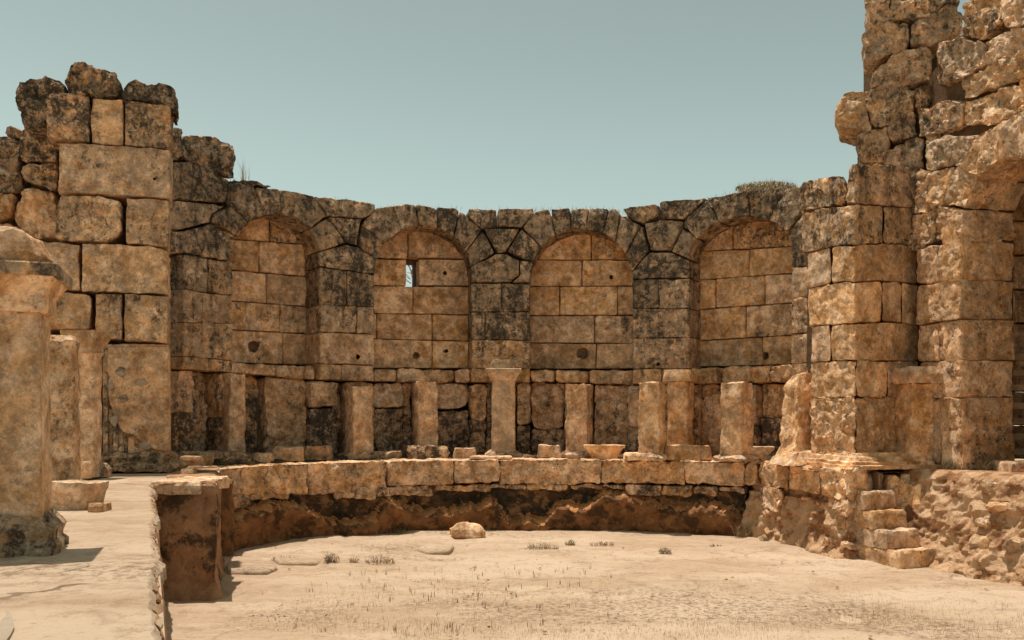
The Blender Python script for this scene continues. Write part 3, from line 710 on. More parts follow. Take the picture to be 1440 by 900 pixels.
# arch ring and jamb, in plan coordinates along the wall: s from the near-left jamb towards the eye, h above the eye
wdir = Vector((.236, -.972)).normalized(); wn = Vector((.972, .236)).normalized(); W0 = Vector((5.42, 10.3))
def warch(s, h, d): p = W0 + wdir * s + wn * d; return Vector((p.x, p.y, E + h))
def solid(name, parent, ring_pts, d0, d1, col, rough=.015, nsub=6):
    """prism of a polygon in (s,h) through the wall, subdivided"""
    _seed[0] += 1; sd = _seed[0]
    pts = outline(inset([tuple(p) for p in ring_pts], .008), .03, .06); n = len(pts)
    cx = sum(p.x for p in pts) / n; cy = sum(p.y for p in pts) / n
    V = []; rings = [(1 - i / 4, d0) for i in range(3, 0, -1)] + [(1, d0 + .015)] + [(1, d0 + (d1 - d0) * i / nsub) for i in range(1, nsub)] + [(1, d1)] + [(.5, d1)]
    for s, d in rings:
        for p in pts:
            v = warch(cx + (p.x - cx) * s, cy + (p.y - cy) * s, d); V.append(v + wob(v, sd, rough, 4))
    Fc = []
    for i in range(len(rings) - 1):
        for j in range(n):
            a = i * n + j; b = i * n + (j + 1) % n; Fc.append((a, a + n, b + n, b))
    Fc.append(tuple(range(n))); Fc.append(tuple(range((len(rings) - 1) * n, len(rings) * n))[::-1])
    return mesh_obj(name, V, Fc, M_ST, parent, col)
ra, hs_ = .58, 2.40
wedges = 9
for i in range(wedges):
    a0, a1 = math.pi - math.pi * i / wedges, math.pi - math.pi * (i + 1) / wedges
    r2 = ra + .42
    q = [(ra + ra * math.cos(a0 + (a1 - a0) * t / 3), hs_ + ra * math.sin(a0 + (a1 - a0) * t / 3)) for t in range(4)]
    q += [(ra + r2 * math.cos(a1 + (a0 - a1) * t / 2), hs_ + r2 * math.sin(a1 + (a0 - a1) * t / 2)) for t in range(3)]
    if i < 1: continue
    solid('voussoir', tw, q, .02, .42, (.3, .35, .7)); solid('voussoir', tw, q, .425, .60, (.25, .1, .5), nsub=4)
jy = [-.60, .27, .72, 1.23, 1.70, 2.42]
js = [(0, .25, .6), (0, .42, .6), (0, .32, .6), (0, .6), (0, .3, .6), (0, .4, .6)]
for i in range(5):
    q = js[i]
    for a, b in zip(q, q[1:]):
        solid('jamb_stone', tw, [(-.35, jy[i]), (.0 + random.uniform(-.01, .01), jy[i]), (.0 + random.uniform(-.01, .01), jy[i + 1]), (-.35, jy[i + 1])], a + .01, b, (.08, .1, .6), rough=.02)
for i in range(5):  # near side of the doorway, outside the frame
    solid('jamb_stone', tw, [(1.18, jy[i]), (2.3, jy[i]), (2.3, jy[i + 1]), (1.18, jy[i + 1])], .0, .85, LOW)
# wall over the arch and its core
def wallcore(parent):
    V = []; c = [(-.9, 3.45), (-.9, 4.6), (.4, 5.3), (2.5, 5.3), (2.5, 3.45)]
    for d in (.35, 1.1):
        for s, h in c: V.append(warch(s, h, d))
    n = len(c); Fc = [tuple(range(n)), tuple(range(n, 2 * n))[::-1]] + [(i, i + n, (i + 1) % n + n, (i + 1) % n) for i in range(n)]
    mesh_obj('core', V, Fc, M_CORE, parent, smooth=False)
    V = []; c = [(-1.0, -.6), (-1.0, 3.45), (-.2, 3.45), (-.2, -.6)]
    for d in (.35, .95):
        for s, h in c: V.append(warch(s, h, d))
    n = 4; Fc = [tuple(range(n)), tuple(range(n, 2 * n))[::-1]] + [(i, i + n, (i + 1) % n + n, (i + 1) % n) for i in range(n)]
    mesh_obj('core', V, Fc, M_CORE, parent, smooth=False)
wallcore(tw)
plain_box('core', tw, (5.15, 11.75, 3.8), (6.2, 12.5, 7.0), M_CORE)
for r_ in range(5):
    s0 = .95 - (r_ % 2) * .2 if r_ > 1 else 1.9 - r_ * .35
    while s0 < 2.55:
        s1 = s0 + random.uniform(.42, .62); h0 = 3.42 + r_ * .40
        solid('stone', tw, [(s0, h0), (s1, h0 + random.uniform(-.02, .02)), (s1, h0 + .40), (s0, h0 + .39)], .0 + .03 * r_, .36, (.5, .6, .7), rough=.03, nsub=4); s0 = s1
# doorway room behind: dark passage walls
rm = thing('passage_wall', 'shaded stone wall inside the arched doorway at the far right', 'wall', (7.2, 10, PT))
SR = Surf([(6.2, 11.0), (9.2, 11.6)])
for r_ in range(9):
    x = 1370 + (r_ % 2) * 22
    while x < 1500:
        block(rm, [(x, 215 + r_ * 48), (x + 58, 215 + r_ * 48), (x + 58, 262 + r_ * 48), (x, 262 + r_ * 48)], SR, th=.5, col=LOW, rough=.015, res=6); x += 58
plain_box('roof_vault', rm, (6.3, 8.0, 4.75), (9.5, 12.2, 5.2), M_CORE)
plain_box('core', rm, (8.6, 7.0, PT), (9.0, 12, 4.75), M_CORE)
gr = thing('timber_rack', 'weathered timber slat barrier standing in the dark right doorway', 'barrier', (6.3, 10.3, PT))
for i, hgt in enumerate([.18, .37, .56, .75, .98, 1.17, 1.36]):
    plain_box('slat', gr, (6.0, 10.62 + (i % 3) * .06, PT + hgt), (7.1, 10.69 + (i % 3) * .06, PT + hgt + .075), M_WOOD)
for x in (6.12, 6.85): plain_box('post', gr, (x, 10.83, PT), (x + .07, 10.90, PT + 2.15), M_WOOD)
sill = thing('door_sill', 'pale worn stone sill block at the foot of the right doorway', 'stone block', (6.1, 10.1, PT))
lofted('slab', sill, (6.25, 10.05, PT), [(.5, .22, 0), (.5, .22, .1), (.48, .2, .13)], rough=.015, col=(.05, .2, .5))
# ================================================================== POOL WALLS
cw = thing('curved_pool_wall', 'curved pool wall with pale coping blocks above a dark mossy eroded base', 'pool wall', (0, 13.2, 0))
SC = Surf([(-3.95, 10.4)] + ARC + [(3.62, 12.35)])
cz = lambda x, z: SC.py(x, z)
js = [308, 342, 433, 545, 640, 702, 845, 962, 1046]
for a, b in zip(js, js[1:]):
    zt = PT + random.uniform(-.012, .008); zb = .72 + random.uniform(-.015, .015)
    if a < 480: zb -= .06
    block(cw, [(a, cz(a, zt)), (b, cz(b, zt)), (b, cz(b, zb)), (a, cz(a, zb))], SC, th=.45, col=(.32, .35, .9), rough=.03, rnd=3, gap=.45, res=2.4)
js = [308, 352, 410, 470, 530, 610, 690, 740, 800, 848, 880, 930, 975, 1010, 1046]
for a, b in zip(js, js[1:]):
    zb = random.uniform(.52, .64)
    block(cw, [(a, cz(a, .71)), (b, cz(b, .71)), (b, cz(b, zb)), (a, cz(a, zb + .03))], SC, th=.4, off=random.uniform(-.005, .03), col=(.6, .2, .8), rough=.035, rnd=4, gap=.6, res=3)
LEDGE = [(305, 735), (335, 722), (380, 706), (430, 712), (470, 735), (520, 732), (545, 699), (570, 712), (605, 718), (640, 716), (665, 708), (698, 705), (715, 728), (765, 727), (778, 712), (800, 706), (820, 714), (845, 689), (880, 694), (930, 711), (960, 713), (1010, 710), (1035, 722), (1050, 735)]
def ledge_z(p):
    px = 720 + F * p.x / p.y; return E - (interp(LEDGE, px) - HY) * p.y / F + .05 * nz3(p.x, p.y, 0, 5) + .05 * nz3(p.x, p.y, 0, 13, 3) + .02 * nz3(p.x, p.y, 0, 40, 3)
def cdisp(s, z, p):
    lz = ledge_z(p); n = nz3(p.x, p.y, z, 2.5) * .05 + nz3(p.x, p.y, z, 7, 4) * .035 + nz3(p.x, p.y, z, 18, 7) * .022
    if z > lz: return -.12 + n * 1.6
    t = (lz - z)
    return -.12 + .27 * min(1, math.sqrt(t / .09 + .01)) - .12 * min(1, t * 2.2) + n * 1.3
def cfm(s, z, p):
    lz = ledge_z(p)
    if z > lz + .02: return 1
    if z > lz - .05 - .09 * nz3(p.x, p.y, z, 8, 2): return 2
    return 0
relief('eroded_base', cw, ARC[:], -.03, .70, cdisp, [M_EARTH, M_MOSS_SHADE, M_SOIL], step=.022, zstep=.016, fm=cfm, top=0, round_top=.001)
def backing(name, parent, path, off, z0, z1, mat):
    P = [Vector(p) for p in path]; Q = []
    for i, p in enumerate(P):
        d = (P[min(i + 1, len(P) - 1)] - P[max(0, i - 1)]).normalized(); Q.append(p + Vector((-d.y, d.x)) * off)
    V = []; Fc = []
    for q in Q: V += [(q.x, q.y, z0), (q.x, q.y, z1)]
    for i in range(len(Q) - 1): Fc.append((2 * i, 2 * i + 2, 2 * i + 3, 2 * i + 1))
    return mesh_obj(name, V, Fc, mat, parent, smooth=False)
backing('core', cw, ARC + [(3.62, 12.35), RC], .42, -.03, PT - .025, M_CORE)
backing('core', cw, [(4.3, 10.9), (4.9, 10.75), (5.1, 10.1), RH], .2, -.03, PT - .025, M_CORE)
# dark bumpy strip on the ledge, painting in the shade along the wall foot
def shade_strip():
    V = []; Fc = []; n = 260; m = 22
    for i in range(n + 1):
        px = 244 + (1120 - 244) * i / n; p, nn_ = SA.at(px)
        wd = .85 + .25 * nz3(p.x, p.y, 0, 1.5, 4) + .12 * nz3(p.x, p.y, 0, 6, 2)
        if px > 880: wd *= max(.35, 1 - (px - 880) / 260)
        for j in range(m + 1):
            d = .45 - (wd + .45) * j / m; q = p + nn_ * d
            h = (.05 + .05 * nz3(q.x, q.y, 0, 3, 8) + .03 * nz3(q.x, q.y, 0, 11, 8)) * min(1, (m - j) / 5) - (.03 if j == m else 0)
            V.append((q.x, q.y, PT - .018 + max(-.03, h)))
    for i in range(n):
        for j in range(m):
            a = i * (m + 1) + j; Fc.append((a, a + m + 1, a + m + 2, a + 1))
    o = mesh_obj('painted_shade_strip', V, Fc, M_MOSS_SHADE); o['kind'] = 'structure'
shade_strip()
# roots and dry tufts on the soil ledge are made below with the plants
lw = thing('pool_corner_wall', 'squat dark stone pier end projecting into the pool at the left', 'pool wall', (-3.1, 8.4, 0))
def ldisp(s, z, p):
    return nz3(p.x, p.y, z, 2.2) * .04 + nz3(p.x, p.y, z, 7, 3) * .02 + nz3(p.x, p.y, z, 20, 5) * .01 + max(0, .16 - z) * .35
M_DARKST = mat_simple('dark_stained_stone', (.50, .28, .15), (.34, .18, .09), 5, (.05, .038, .026), .52, .06, speck=(.05, .035, .025), s3=2.4)
relief('stone_face', lw, [WB, WC, WD, (-4.15, 12.0)], -.03, PT + .005, ldisp, M_DARKST, step=.03, zstep=.03, top=.5, round_top=.03)
lofted('rubble_stone', lw, (-3.80, 10.98, -.03), [(.20, .26, 0), (.2, .26, .5), (.18, .24, .95)], rotz=.35, rough=.04, res=.04, col=(.7, .4, .7), mat=M_EARTH)
lofted('coping', lw, (-3.22, 8.60, PT - .10), [(.235, .44, 0), (.24, .45, .08), (.23, .43, .112)], rotz=.0, rough=.016, res=.05, col=(.1, .3, .6))
ww = thing('walkway_edge_wall', 'crumbling retaining edge of the sunlit walkway at the lower left', 'pool wall', (-1.5, 4, 0))
def wdisp(s, z, p):
    return nz3(p.x, p.y, z, 3) * .03 + nz3(p.x, p.y, z, 9, 3) * .02 + nz3(p.x, p.y, z, 16, 3) * .008
relief('stone_face', ww, [WA, WB], -.03, PT + .006, wdisp, M_RUB, step=.03, zstep=.035, top=0, round_top=.02)
relief('edge_crust', ww, [(.05 + .4265 * .5 , -.5), (-3.43, 8.16)], PT - .06, PT + .012, lambda s, z, p: nz3(p.x, p.y, z, 2.5, 1) * .03 + nz3(p.x, p.y, z, 9, 1) * .018 + nz3(p.x, p.y, z, 17, 1) * .010, M_WK, step=.025, zstep=.02, top=.7, round_top=.04)
# right pool wall
rw = thing('rubble_pool_wall', 'eroded rubble pool wall below the cream corner pier', 'pool wall', (3.9, 11.3, 0))
def rdisp(s, z, p):
    l = lumps(p, z, 3, 1) * .045 + scal((p.x, p.y, z), 2, .03, 7) + nz3(p.x, p.y, z, 4.5, 5) * .04 + nz3(p.x, p.y, z, 14, 8) * .028 + nz3(p.x, p.y, z, 1.8, 2) * .07 + nz3(p.x, p.y, z, 9, 2) * .035 + nz3(p.x, p.y, z, 23, 2) * .025
    return l - .16 - (.08 if z > .66 else 0) + max(0, .25 - z) * .25 + (1.1 - z) * .13
relief('rubble_face', rw, [ARC[-1], (3.62, 12.35), RC, RG], -.03, PT - .04, rdisp, M_RUB, step=.02, zstep=.02, top=.8, round_top=.08)
SRW = Surf([ARC[-1], (3.62, 12.35), RC, (4.66, 10.5)], ndir=(.6, .8))
rz = lambda x, z: SRW.py(x, z)
for a, b in ((1047, 1064), (1066, 1110), (1110, 1152), (1152, 1217)):
    zb = random.uniform(.70, .78)
    block(rw, [(a, rz(a, PT + .01)), (b, rz(b, PT + .01)), (b, rz(b, zb)), (a, rz(a, zb))], SRW, th=.5, col=(.12, .35, .9), rough=.035, rnd=6, gap=.5, res=3, freq=6)
block(rw, [(1068, rz(1068, .76)), (1100, rz(1100, .76)), (1096, rz(1096, .42)), (1074, rz(1074, .40))], SRW, th=.4, off=-.02, col=(.3, .1, .9), rough=.035, rnd=6)
block(rw, [(1168, rz(1168, .74)), (1206, rz(1206, .76)), (1200, rz(1200, .52)), (1176, rz(1176, .50))], SRW, th=.4, off=-.02, col=(.1, .2, .9), rough=.035, rnd=9)
fr = thing('crumbling_pool_wall', 'lumpy conglomerate pool wall to the right of the steps', 'pool wall', (5.6, 8.5, 0))
def fdisp(s, z, p):
    l = lumps(p, z, 2.6, 5) * .05 + scal((p.x, p.y, z), 5, .03, 7) + nz3(p.x, p.y, z, 4.5, 3) * .05 + nz3(p.x, p.y, z, 14, 8) * .03 + nz3(p.x, p.y, z, 1.5, 6) * .09 + nz3(p.x, p.y, z, 8, 2) * .04 + nz3(p.x, p.y, z, 22, 2) * .028
    return l - .22 + max(0, .3 - z) * .2 + (1.1 - z) * .28
relief('rubble_face', fr, [RG, RH], -.03, PT + .01, fdisp, M_RUB, step=.02, zstep=.02, top=1.3, round_top=.12)
def embed(par, path, n, z0, z1, disp, smin, smax, seed):
    rr = random.Random(seed); P = [Vector(p) for p in path]; L = [(b - a).length for a, b in zip(P, P[1:])]
    for _ in range(n):
        t = rr.random() * sum(L); i = 0
        while t > L[i] and i < len(L) - 1: t -= L[i]; i += 1
        d = (P[i + 1] - P[i]).normalized(); nn_ = Vector((d.y, -d.x)); p = P[i] + d * min(t, L[i]); z = rr.uniform(z0, z1)
        sx = rr.uniform(smin, smax); sz = rr.uniform(.35, .8) * sx; q = p + nn_ * (disp(0, z, p) - .05)
        lofted('rubble_stone', par, (q.x, q.y, z - sz), [(sx * .8, .10, 0), (sx, .12, sz * .6), (sx * .95, .12, sz * 1.4), (sx * .75, .10, sz * 2)], rotz=math.atan2(d.y, d.x) + rr.uniform(-.3, .3), rough=.028, res=.03, col=(rr.uniform(0, .4), rr.uniform(.1, .7), .8), rnd=sx * .4, freq=8, tilt=(rr.uniform(-.4, .4), rr.uniform(-.2, .2)))
lofted('rubble_stone', rw, (4.38, 10.78, .62), [(.22, .2, 0), (.24, .22, .2), (.2, .2, .44)], rotz=.3, rough=.05, res=.035, col=(.3, .4, .8), rnd=.06, freq=6)
embed(fr, [(4.9, 10.0), (6.0, 7.6)], 13, .08, .98, lambda s, z, p: fdisp(s, z, p), .05, .13, 3)
embed(rw, [ARC[-1], (3.62, 12.35), RC], 10, .06, .72, lambda s, z, p: rdisp(s, z, p), .05, .12, 4)
# ------------------------------------------------------------------ steps
st = thing('stone_steps', 'four worn stone steps climbing from the pool floor at the right', 'steps', (4.6, 10.1, 0))
u = Vector((.34, -.94)).normalized(); nn = Vector((-.94, -.34)).normalized(); C0 = Vector(RC)
ra_ = math.atan2(u.y, u.x) + math.pi / 2
for i, (h0, h1, s) in enumerate([(.62, .85, .12), (.41, .625, .31), (.205, .415, .50), (-.03, .21, .69)]):
    back = s - .62 - .1 * i
    c = C0 + u * ((s + back) / 2) + nn * (-.37)
    lofted('step', st, (c.x, c.y, h0), [(.25, (s - back) / 2, 0), (.25, (s - back) / 2, (h1 - h0) * .85), (.235, (s - back) / 2 - .015, h1 - h0)], rotz=ra_, rough=.018, res=.035, col=(.12, .35, .8), rnd=.03, freq=7)
for k, (dx, dy, dz, sx, sy, sz) in enumerate([(.70, .32, .62, .16, .16, .38), (.92, .12, .5, .16, .14, .42), (.42, .50, .66, .2, .18, .36), (.95, .35, .7, .25, .2, .33)]):
    lofted('rubble_stone', fr, (RC[0] + dx, RC[1] + dy, dz), [(sx, sy, 0), (sx * 1.05, sy, sz * .6), (sx * .85, sy * .85, sz)], rotz=.4 * k, rough=.05, res=.035, col=(.1, .35, .9), rnd=.08, freq=6)
# ================================================================== PILLARS ON THE PODIUM
def ppos(px, y): return ((px - 720) * y / F, y)
def facing(x, y): return -math.atan2(x - CX, y - CY)
GP = 'low square pillars along the curved ledge'
def pillar(px, wpx, ytop, y, label, cap=None, col=(.08, .15, .45), base=True, rough=.018, rot=None, dep=.17, rubble=False, taper=.97, name='square_pillar', capname='capital', tilt=(0, 0)):
    x, y = ppos(px, y); hw = wpx * y / F / 2; hz = (HY - ytop) * y / F + (E - PT)
    r = facing(x, y) if rot is None else rot
    t = thing(name, label, 'pillar', (x, y, PT), GP)
    zb = 0
    if base:
        lofted('base', t, (x, y, PT), [(hw * 1.5, dep * 1.4, 0), (hw * 1.55, dep * 1.45, .05), (hw * 1.3, dep * 1.2, .085), (hw * 1.08, dep * 1.08, .10)], rotz=r, rough=.025, res=.04, col=(.6, .4, .6)); zb = .085
    lofted('shaft', t, (x, y, PT + zb), [(hw, dep, 0), (hw, dep, .03), (hw * .98, dep * .98, hz * .5), (hw * taper, dep * taper, hz - zb)], rotz=r, rough=rough, res=.045, col=col, tilt=tilt, rnd=.03)
    return t, x, y, hw, hz, r
pillar(325, 27, 527, 12.75, 'low pillar stump leftmost on the curved ledge beside the pier', rough=.03, col=(.15, .1, .5))
pillar(505, 31, 544, 13.75, 'plain short pillar standing between the first and second niches', col=(.05, .1, .5))
pillar(598, 29, 538, 14.2, 'rough low pillar below the niche with the window slit', rough=.035, col=(.25, .2, .7))
t, x, y, hw, hz, r = pillar(708, 33, 536, 14.15, 'smooth pale pillar with flared capital between the two middle niches', col=(.0, .95, .2), rough=.008, rot=0)
lofted('capital', t, (x, y, PT + hz), [(hw * 1.08, .18, 0), (hw * 1.1, .19, .03), (hw * 1.22, .22, .07), (hw * 1.4, .25, .13)], rotz=r, rough=.005, res=.04, col=(0, .95, .2), rnd=.01)
lofted('abacus', t, (x, y, PT + hz + .13), [(hw * 1.5, .27, 0), (hw * 1.52, .275, .01), (hw * 1.52, .275, .06), (hw * 1.45, .26, .07)], rotz=r, rough=.004, res=.04, col=(0, 1, .2), rnd=.01)
tag(lofted('stone_slab', None, (x - .04, y + .02, PT + hz + .2), [(.16, .13, 0), (.17, .14, .09), (.15, .12, .15)], rough=.015, col=(.55, 1, .3)), 'small dark slab lying on top of the flared capital', 'stone slab')
pillar(813, 31, 541, 14.2, 'pitted low pillar with ragged top below the third niche', rough=.035, col=(.3, .1, 1))
pillar(917, 31, 538, 13.2, 'tall pale broken pillar right of the third niche', rough=.03, col=(.02, .3, .5), dep=.16, taper=.95)
t, x, y, hw, hz, r = pillar(957, 30, 537, 13.95, 'pillar with a chipped block capital left of the fourth niche', rough=.02, col=(.1, .1, .4), base=False)
lofted('capital', t, (x, y, PT + hz), [(hw * 1.35, .22, 0), (hw * 1.35, .22, .06), (hw * 1.15, .2, .19)], rotz=r, rough=.012, res=.04, col=(.1, .5, .5))
pillar(1036, 33, 539, 12.8, 'leaning rectangular pillar stub below the fourth niche', rough=.028, col=(.05, .2, .6), dep=.18, tilt=(.02, .02))
t, x, y, hw, hz, r = pillar(1290, 44, 540, 10.95, 'pillar engaged in the right wall corner under a broken capital', rough=.03, col=(.2, .2, .6), base=False, rot=.1, dep=.2)
lofted('capital', t, (x - .02, y - .12, PT + hz), [(hw * 1.22, .2, 0), (hw * 1.32, .22, .04), (hw * 1.42, .25, .11), (hw * 1.2, .2, .2)], rotz=.05, rough=.012, res=.04, col=(.05, .5, .4))
# big pillar in the left foreground
x, y = -2.33, 3.83; t = thing('square_pillar', 'large foreground pillar with moulded capital at the left edge', 'pillar', (x, y, PT), GP)
lofted('base', t, (x, y, PT), [(.275, .2, 0), (.28, .21, .05), (.26, .19, .07), (.27, .2, .12), (.235, .16, .16), (.22, .15, .19)], rotz=.33, rough=.018, res=.025, col=(.75, .6, .9), rnd=.02, freq=9)
lofted('shaft', t, (x, y, PT + .17), [(.213, .13, 0), (.213, .13, .5), (.208, .128, .93)], rotz=.33, rough=.006, res=.025, col=(.0, .12, .85), rnd=.016, freq=9)
lofted('capital', t, (x, y, PT + 1.085), [(.226, .144, -.004), (.232, .15, .0), (.232, .15, .085), (.242, .158, .089), (.242, .158, .105), (.25, .168, .112), (.272, .19, .148), (.272, .19, .155), (.25, .17, .158)], rotz=.33, rough=.002, res=.02, col=(.25, .25, .3), rnd=.006, freq=9)
lofted('abacus', t, (x, y, PT + 1.085 + .150), [(.288, .205, 0), (.292, .209, .004), (.292, .209, .050), (.286, .203, .058)], rotz=.33, rough=.002, res=.02, col=(.75, 1, .4), rnd=.006, freq=9)
tag(lofted('stone_lump', None, (-2.36, 3.83, PT + 1.29), [(.23, .15, 0), (.25, .17, .05), (.21, .14, .13), (.11, .08, .17)], rotz=.2, rough=.025, res=.025, col=(.15, .25, .5), rnd=.08, freq=6), 'rounded weathered stone resting on the foreground capital', 'stone')
# second and third pillars behind it
x, y = ppos(87, 8.1); t = thing('square_pillar', 'second left pillar with broken top and no capital', 'pillar', (x, y, PT), GP)
lofted('shaft', t, (x, y, PT), [(.135, .13, 0), (.13, .13, .7), (.125, .12, 1.36), (.10, .09, 1.41)], rotz=.22, rough=.02, res=.035, col=(.45, .25, .9), rnd=.03, freq=7)
x, y = ppos(122, 9.3); t = thing('square_pillar', 'slim pillar with capital just left of the tall pier', 'pillar', (x, y, PT), GP)
lofted('base', t, (x, y, PT), [(.2, .2, 0), (.2, .2, .08), (.15, .15, .14)], rough=.02, col=(.7, .5, .6))
lofted('shaft', t, (x, y, PT + .12), [(.125, .1, 0), (.122, .1, 1.22)], rough=.014, res=.04, col=(.1, .15, .6))
lofted('capital', t, (x - .01, y, PT + 1.33), [(.13, .14, 0), (.135, .145, .08), (.15, .16, .1), (.18, .19, .17), (.185, .195, .24)], rough=.008, res=.035, col=(.15, .3, .4), rnd=.01)
# ================================================================== LOOSE STONES
def loose(px, py, w_, h_, d_, label, cat='stone block', y=None, prof=None, rot=0, rough=.02, col=(.1, .3, .5), name='stone_block', rnd=.04, z=PT, tilt=(0, 0), dz=0):
    if y is None: y = (E - z) * F / (py - HY)
    x = (px - 720) * y / F; hw = w_ * y / F / 2; h = h_ * y / F
    pr = prof(hw, d_, h) if prof else [(hw, d_, 0), (hw, d_, h * .7), (hw * .93, d_ * .92, h)]
    o = lofted(name, None, (x, y + d_, z + dz), pr, rotz=rot, rough=rough, res=.035, col=col, rnd=rnd, tilt=tilt); tag(o, label, cat); return o
bowl = lambda hw, d, h: [(hw * .6, d * .7, 0), (hw * .68, d * .75, h * .3), (hw * .92, d * .95, h * .75), (hw, d, h * .82), (hw, d, h)]
loose(402, 649, 40, 20, .16, 'pale rounded block with lit front on the ledge below the first niche', rough=.03, col=(0, .4, .4), rnd=.07)
loose(444, 643, 37, 19, .16, 'dark grey block just right of the pale rounded block', y=13.0, rough=.03, col=(.6, .7, .5))
loose(265, 655, 42, 14, .2, 'low reddish slab at the left end of the ledge near the pier', y=11.3, name='stone_slab', rough=.015, col=(.1, .3, .4), rot=-.2)
loose(268, 640, 58, 9, .3, 'dark flat slab lying behind the reddish slab by the pier', y=11.75, name='stone_slab', col=(.7, .6, .5), dz=.08, rough=.02, rot=-.2)
loose(322, 648, 60, 12, .18, 'rubble lump at the foot of the leftmost ledge pillar', cat='rubble', y=12.2, name='rubble_stone', rough=.05, col=(.6, .4, .7), rnd=.08)
loose(368, 650, 22, 12, .12, 'small brown stone left of the pale rounded block', cat='rubble', y=12.3, name='rubble_stone', rough=.03, col=(.3, .2, .6))
loose(600, 646, 56, 17, .2, 'dark rubble heap at the foot of the pillar below the window slit', cat='rubble', y=13.6, name='rubble_stone', rough=.06, col=(.75, .5, .7), rnd=.08)
loose(653, 646, 30, 14, .14, 'small reddish brick-like stone between two pillars in the shade', y=13.7, col=(.3, .1, .5), rot=.2)
loose(540, 646, 46, 9, .16, 'low dark stone at the ledge right of the plain short pillar', cat='rubble', y=13.6, name='rubble_stone', rough=.04, col=(.7, .4, .6))
loose(773, 645, 31, 18, .13, 'squarish grey stone left of the first stone bowl', y=13.75, col=(.2, .6, .6), rot=-.2, rough=.03)
loose(851, 643, 57, 19, .16, 'cornice fragment shaped like a shallow bowl, near the third niche', 'stone fragment', y=13.55, prof=bowl, name='cornice_fragment', rough=.008, col=(0, .3, .3), rnd=.02)
loose(908, 646, 52, 10, .2, 'flat cracked slab under the tall broken pillar', 'stone slab', y=13.0, name='stone_slab', col=(0, .3, .4), rough=.02)
loose(968, 645, 67, 20, .17, 'long rough pale beam stone on the ledge', 'stone beam', y=13.1, rough=.022, col=(.1, .35, .8), rnd=.06, name='stone_beam')
loose(1062, 647, 60, 20, .17, 'rightmost bowl-shaped cornice fragment on the ledge edge', 'stone fragment', y=12.75, prof=bowl, name='cornice_fragment', rough=.008, col=(0, .3, .4), rnd=.02, rot=-.25)
loose(1063, 636, 26, 16, .1, 'small upright shard behind the rightmost bowl fragment', 'rubble', y=13.5, name='rubble_stone', rough=.03, col=(.4, .3, .5))
loose(690, 646.5, 60, 4, .2, 'very flat slab lying at the ledge edge before the capital pillar', 'stone slab', y=13.4, name='stone_slab', rough=.008, col=(0, .4, .3), rnd=.02)
slabp = lambda hw, d, h: [(hw * .8, d * .8, 0), (hw * .9, d * .9, h * .6), (hw, d, h * .75), (hw, d, h)]
loose(96, 721, 66, 40, .13, 'fallen sunlit slab with broken right end behind the foreground pillar', 'stone slab', y=5.6, prof=slabp, name='stone_slab', rough=.02, col=(0, .15, .4), rnd=.03, rot=-.1, tilt=(.0, -.03))
loose(133, 730, 22, 14, .08, 'little broken chip at the right end of the fallen slab', 'rubble', y=5.5, name='rubble_stone', rough=.02, col=(.1, .2, .5), rnd=.02)
loose(118, 668, 20, 24, .1, 'small sunlit stone between the second pillar and the pier base', 'stone', y=8.9, col=(0, .2, .3), rough=.015)
loose(262, 668, 16, 8, .1, 'tiny pale shard at the right corner of the pier base', 'rubble', y=9.6, name='rubble_stone', rough=.02, col=(0, .3, .3))
# boulder on the pool floor
o = lofted('boulder', None, (-.655, 13.0 - .55, -.01), [(.17, .12, 0), (.23, .16, .05), (.235, .15, .13), (.17, .1, .2), (.12, .07, .215)], rough=.03, res=.03, col=(0, .5, .3), rnd=.05, freq=4, rotz=.2, tilt=(.05, 0))
tag(o, 'single pale angular boulder on the pool floor before the curved wall', 'boulder')
# thin paving slabs and crust plates
PP = Plan(PT + .004)
for i, (poly, lab) in enumerate([([(-40, 790), (92, 790), (128, 800), (60, 812), (-40, 812)], 'grey paving slab in the shade of the foreground pillar'),
                  ([(-40, 818), (48, 814), (20, 845), (-40, 850)], 'cracked grey paving slab at the left picture edge'),
                  ([(-40, 862), (16, 862), (22, 890), (8, 915), (-40, 915)], 'pale paving slab in the lower left corner'),
                  ([(98, 730), (126, 732), (104, 744), (84, 744)], 'small thin slab beside the foreground pillar base')]):
    t = block(None, poly, PP, th=.03, col=(0, .5, .2), name='paving_slab', rough=.003, rnd=3, gap=0, mat=M_SL, bulge=0, res=6, bev=1)
    tag(t, lab, 'paving slab')
PF = Plan(.045)
for poly, lab in [([(318, 790), (380, 784), (392, 797), (375, 803), (318, 804)], 'raised crust plate of old floor nearest the left pool corner'),
                  ([(383, 783), (440, 771), (462, 780), (450, 789), (390, 791)], 'raised crust plate of old floor with weeds along its edge'),
                  ([(585, 770), (612, 762), (640, 766), (632, 775), (600, 776)], 'small pale floor plate left of the boulder')]:
    t = block(None, poly, PF, th=.06, col=(0, .5, .2), name='floor_plate', rough=.006, rnd=4, gap=0, mat=M_FL, bulge=0, res=5, bev=2)
    tag(t, lab, 'floor plate')
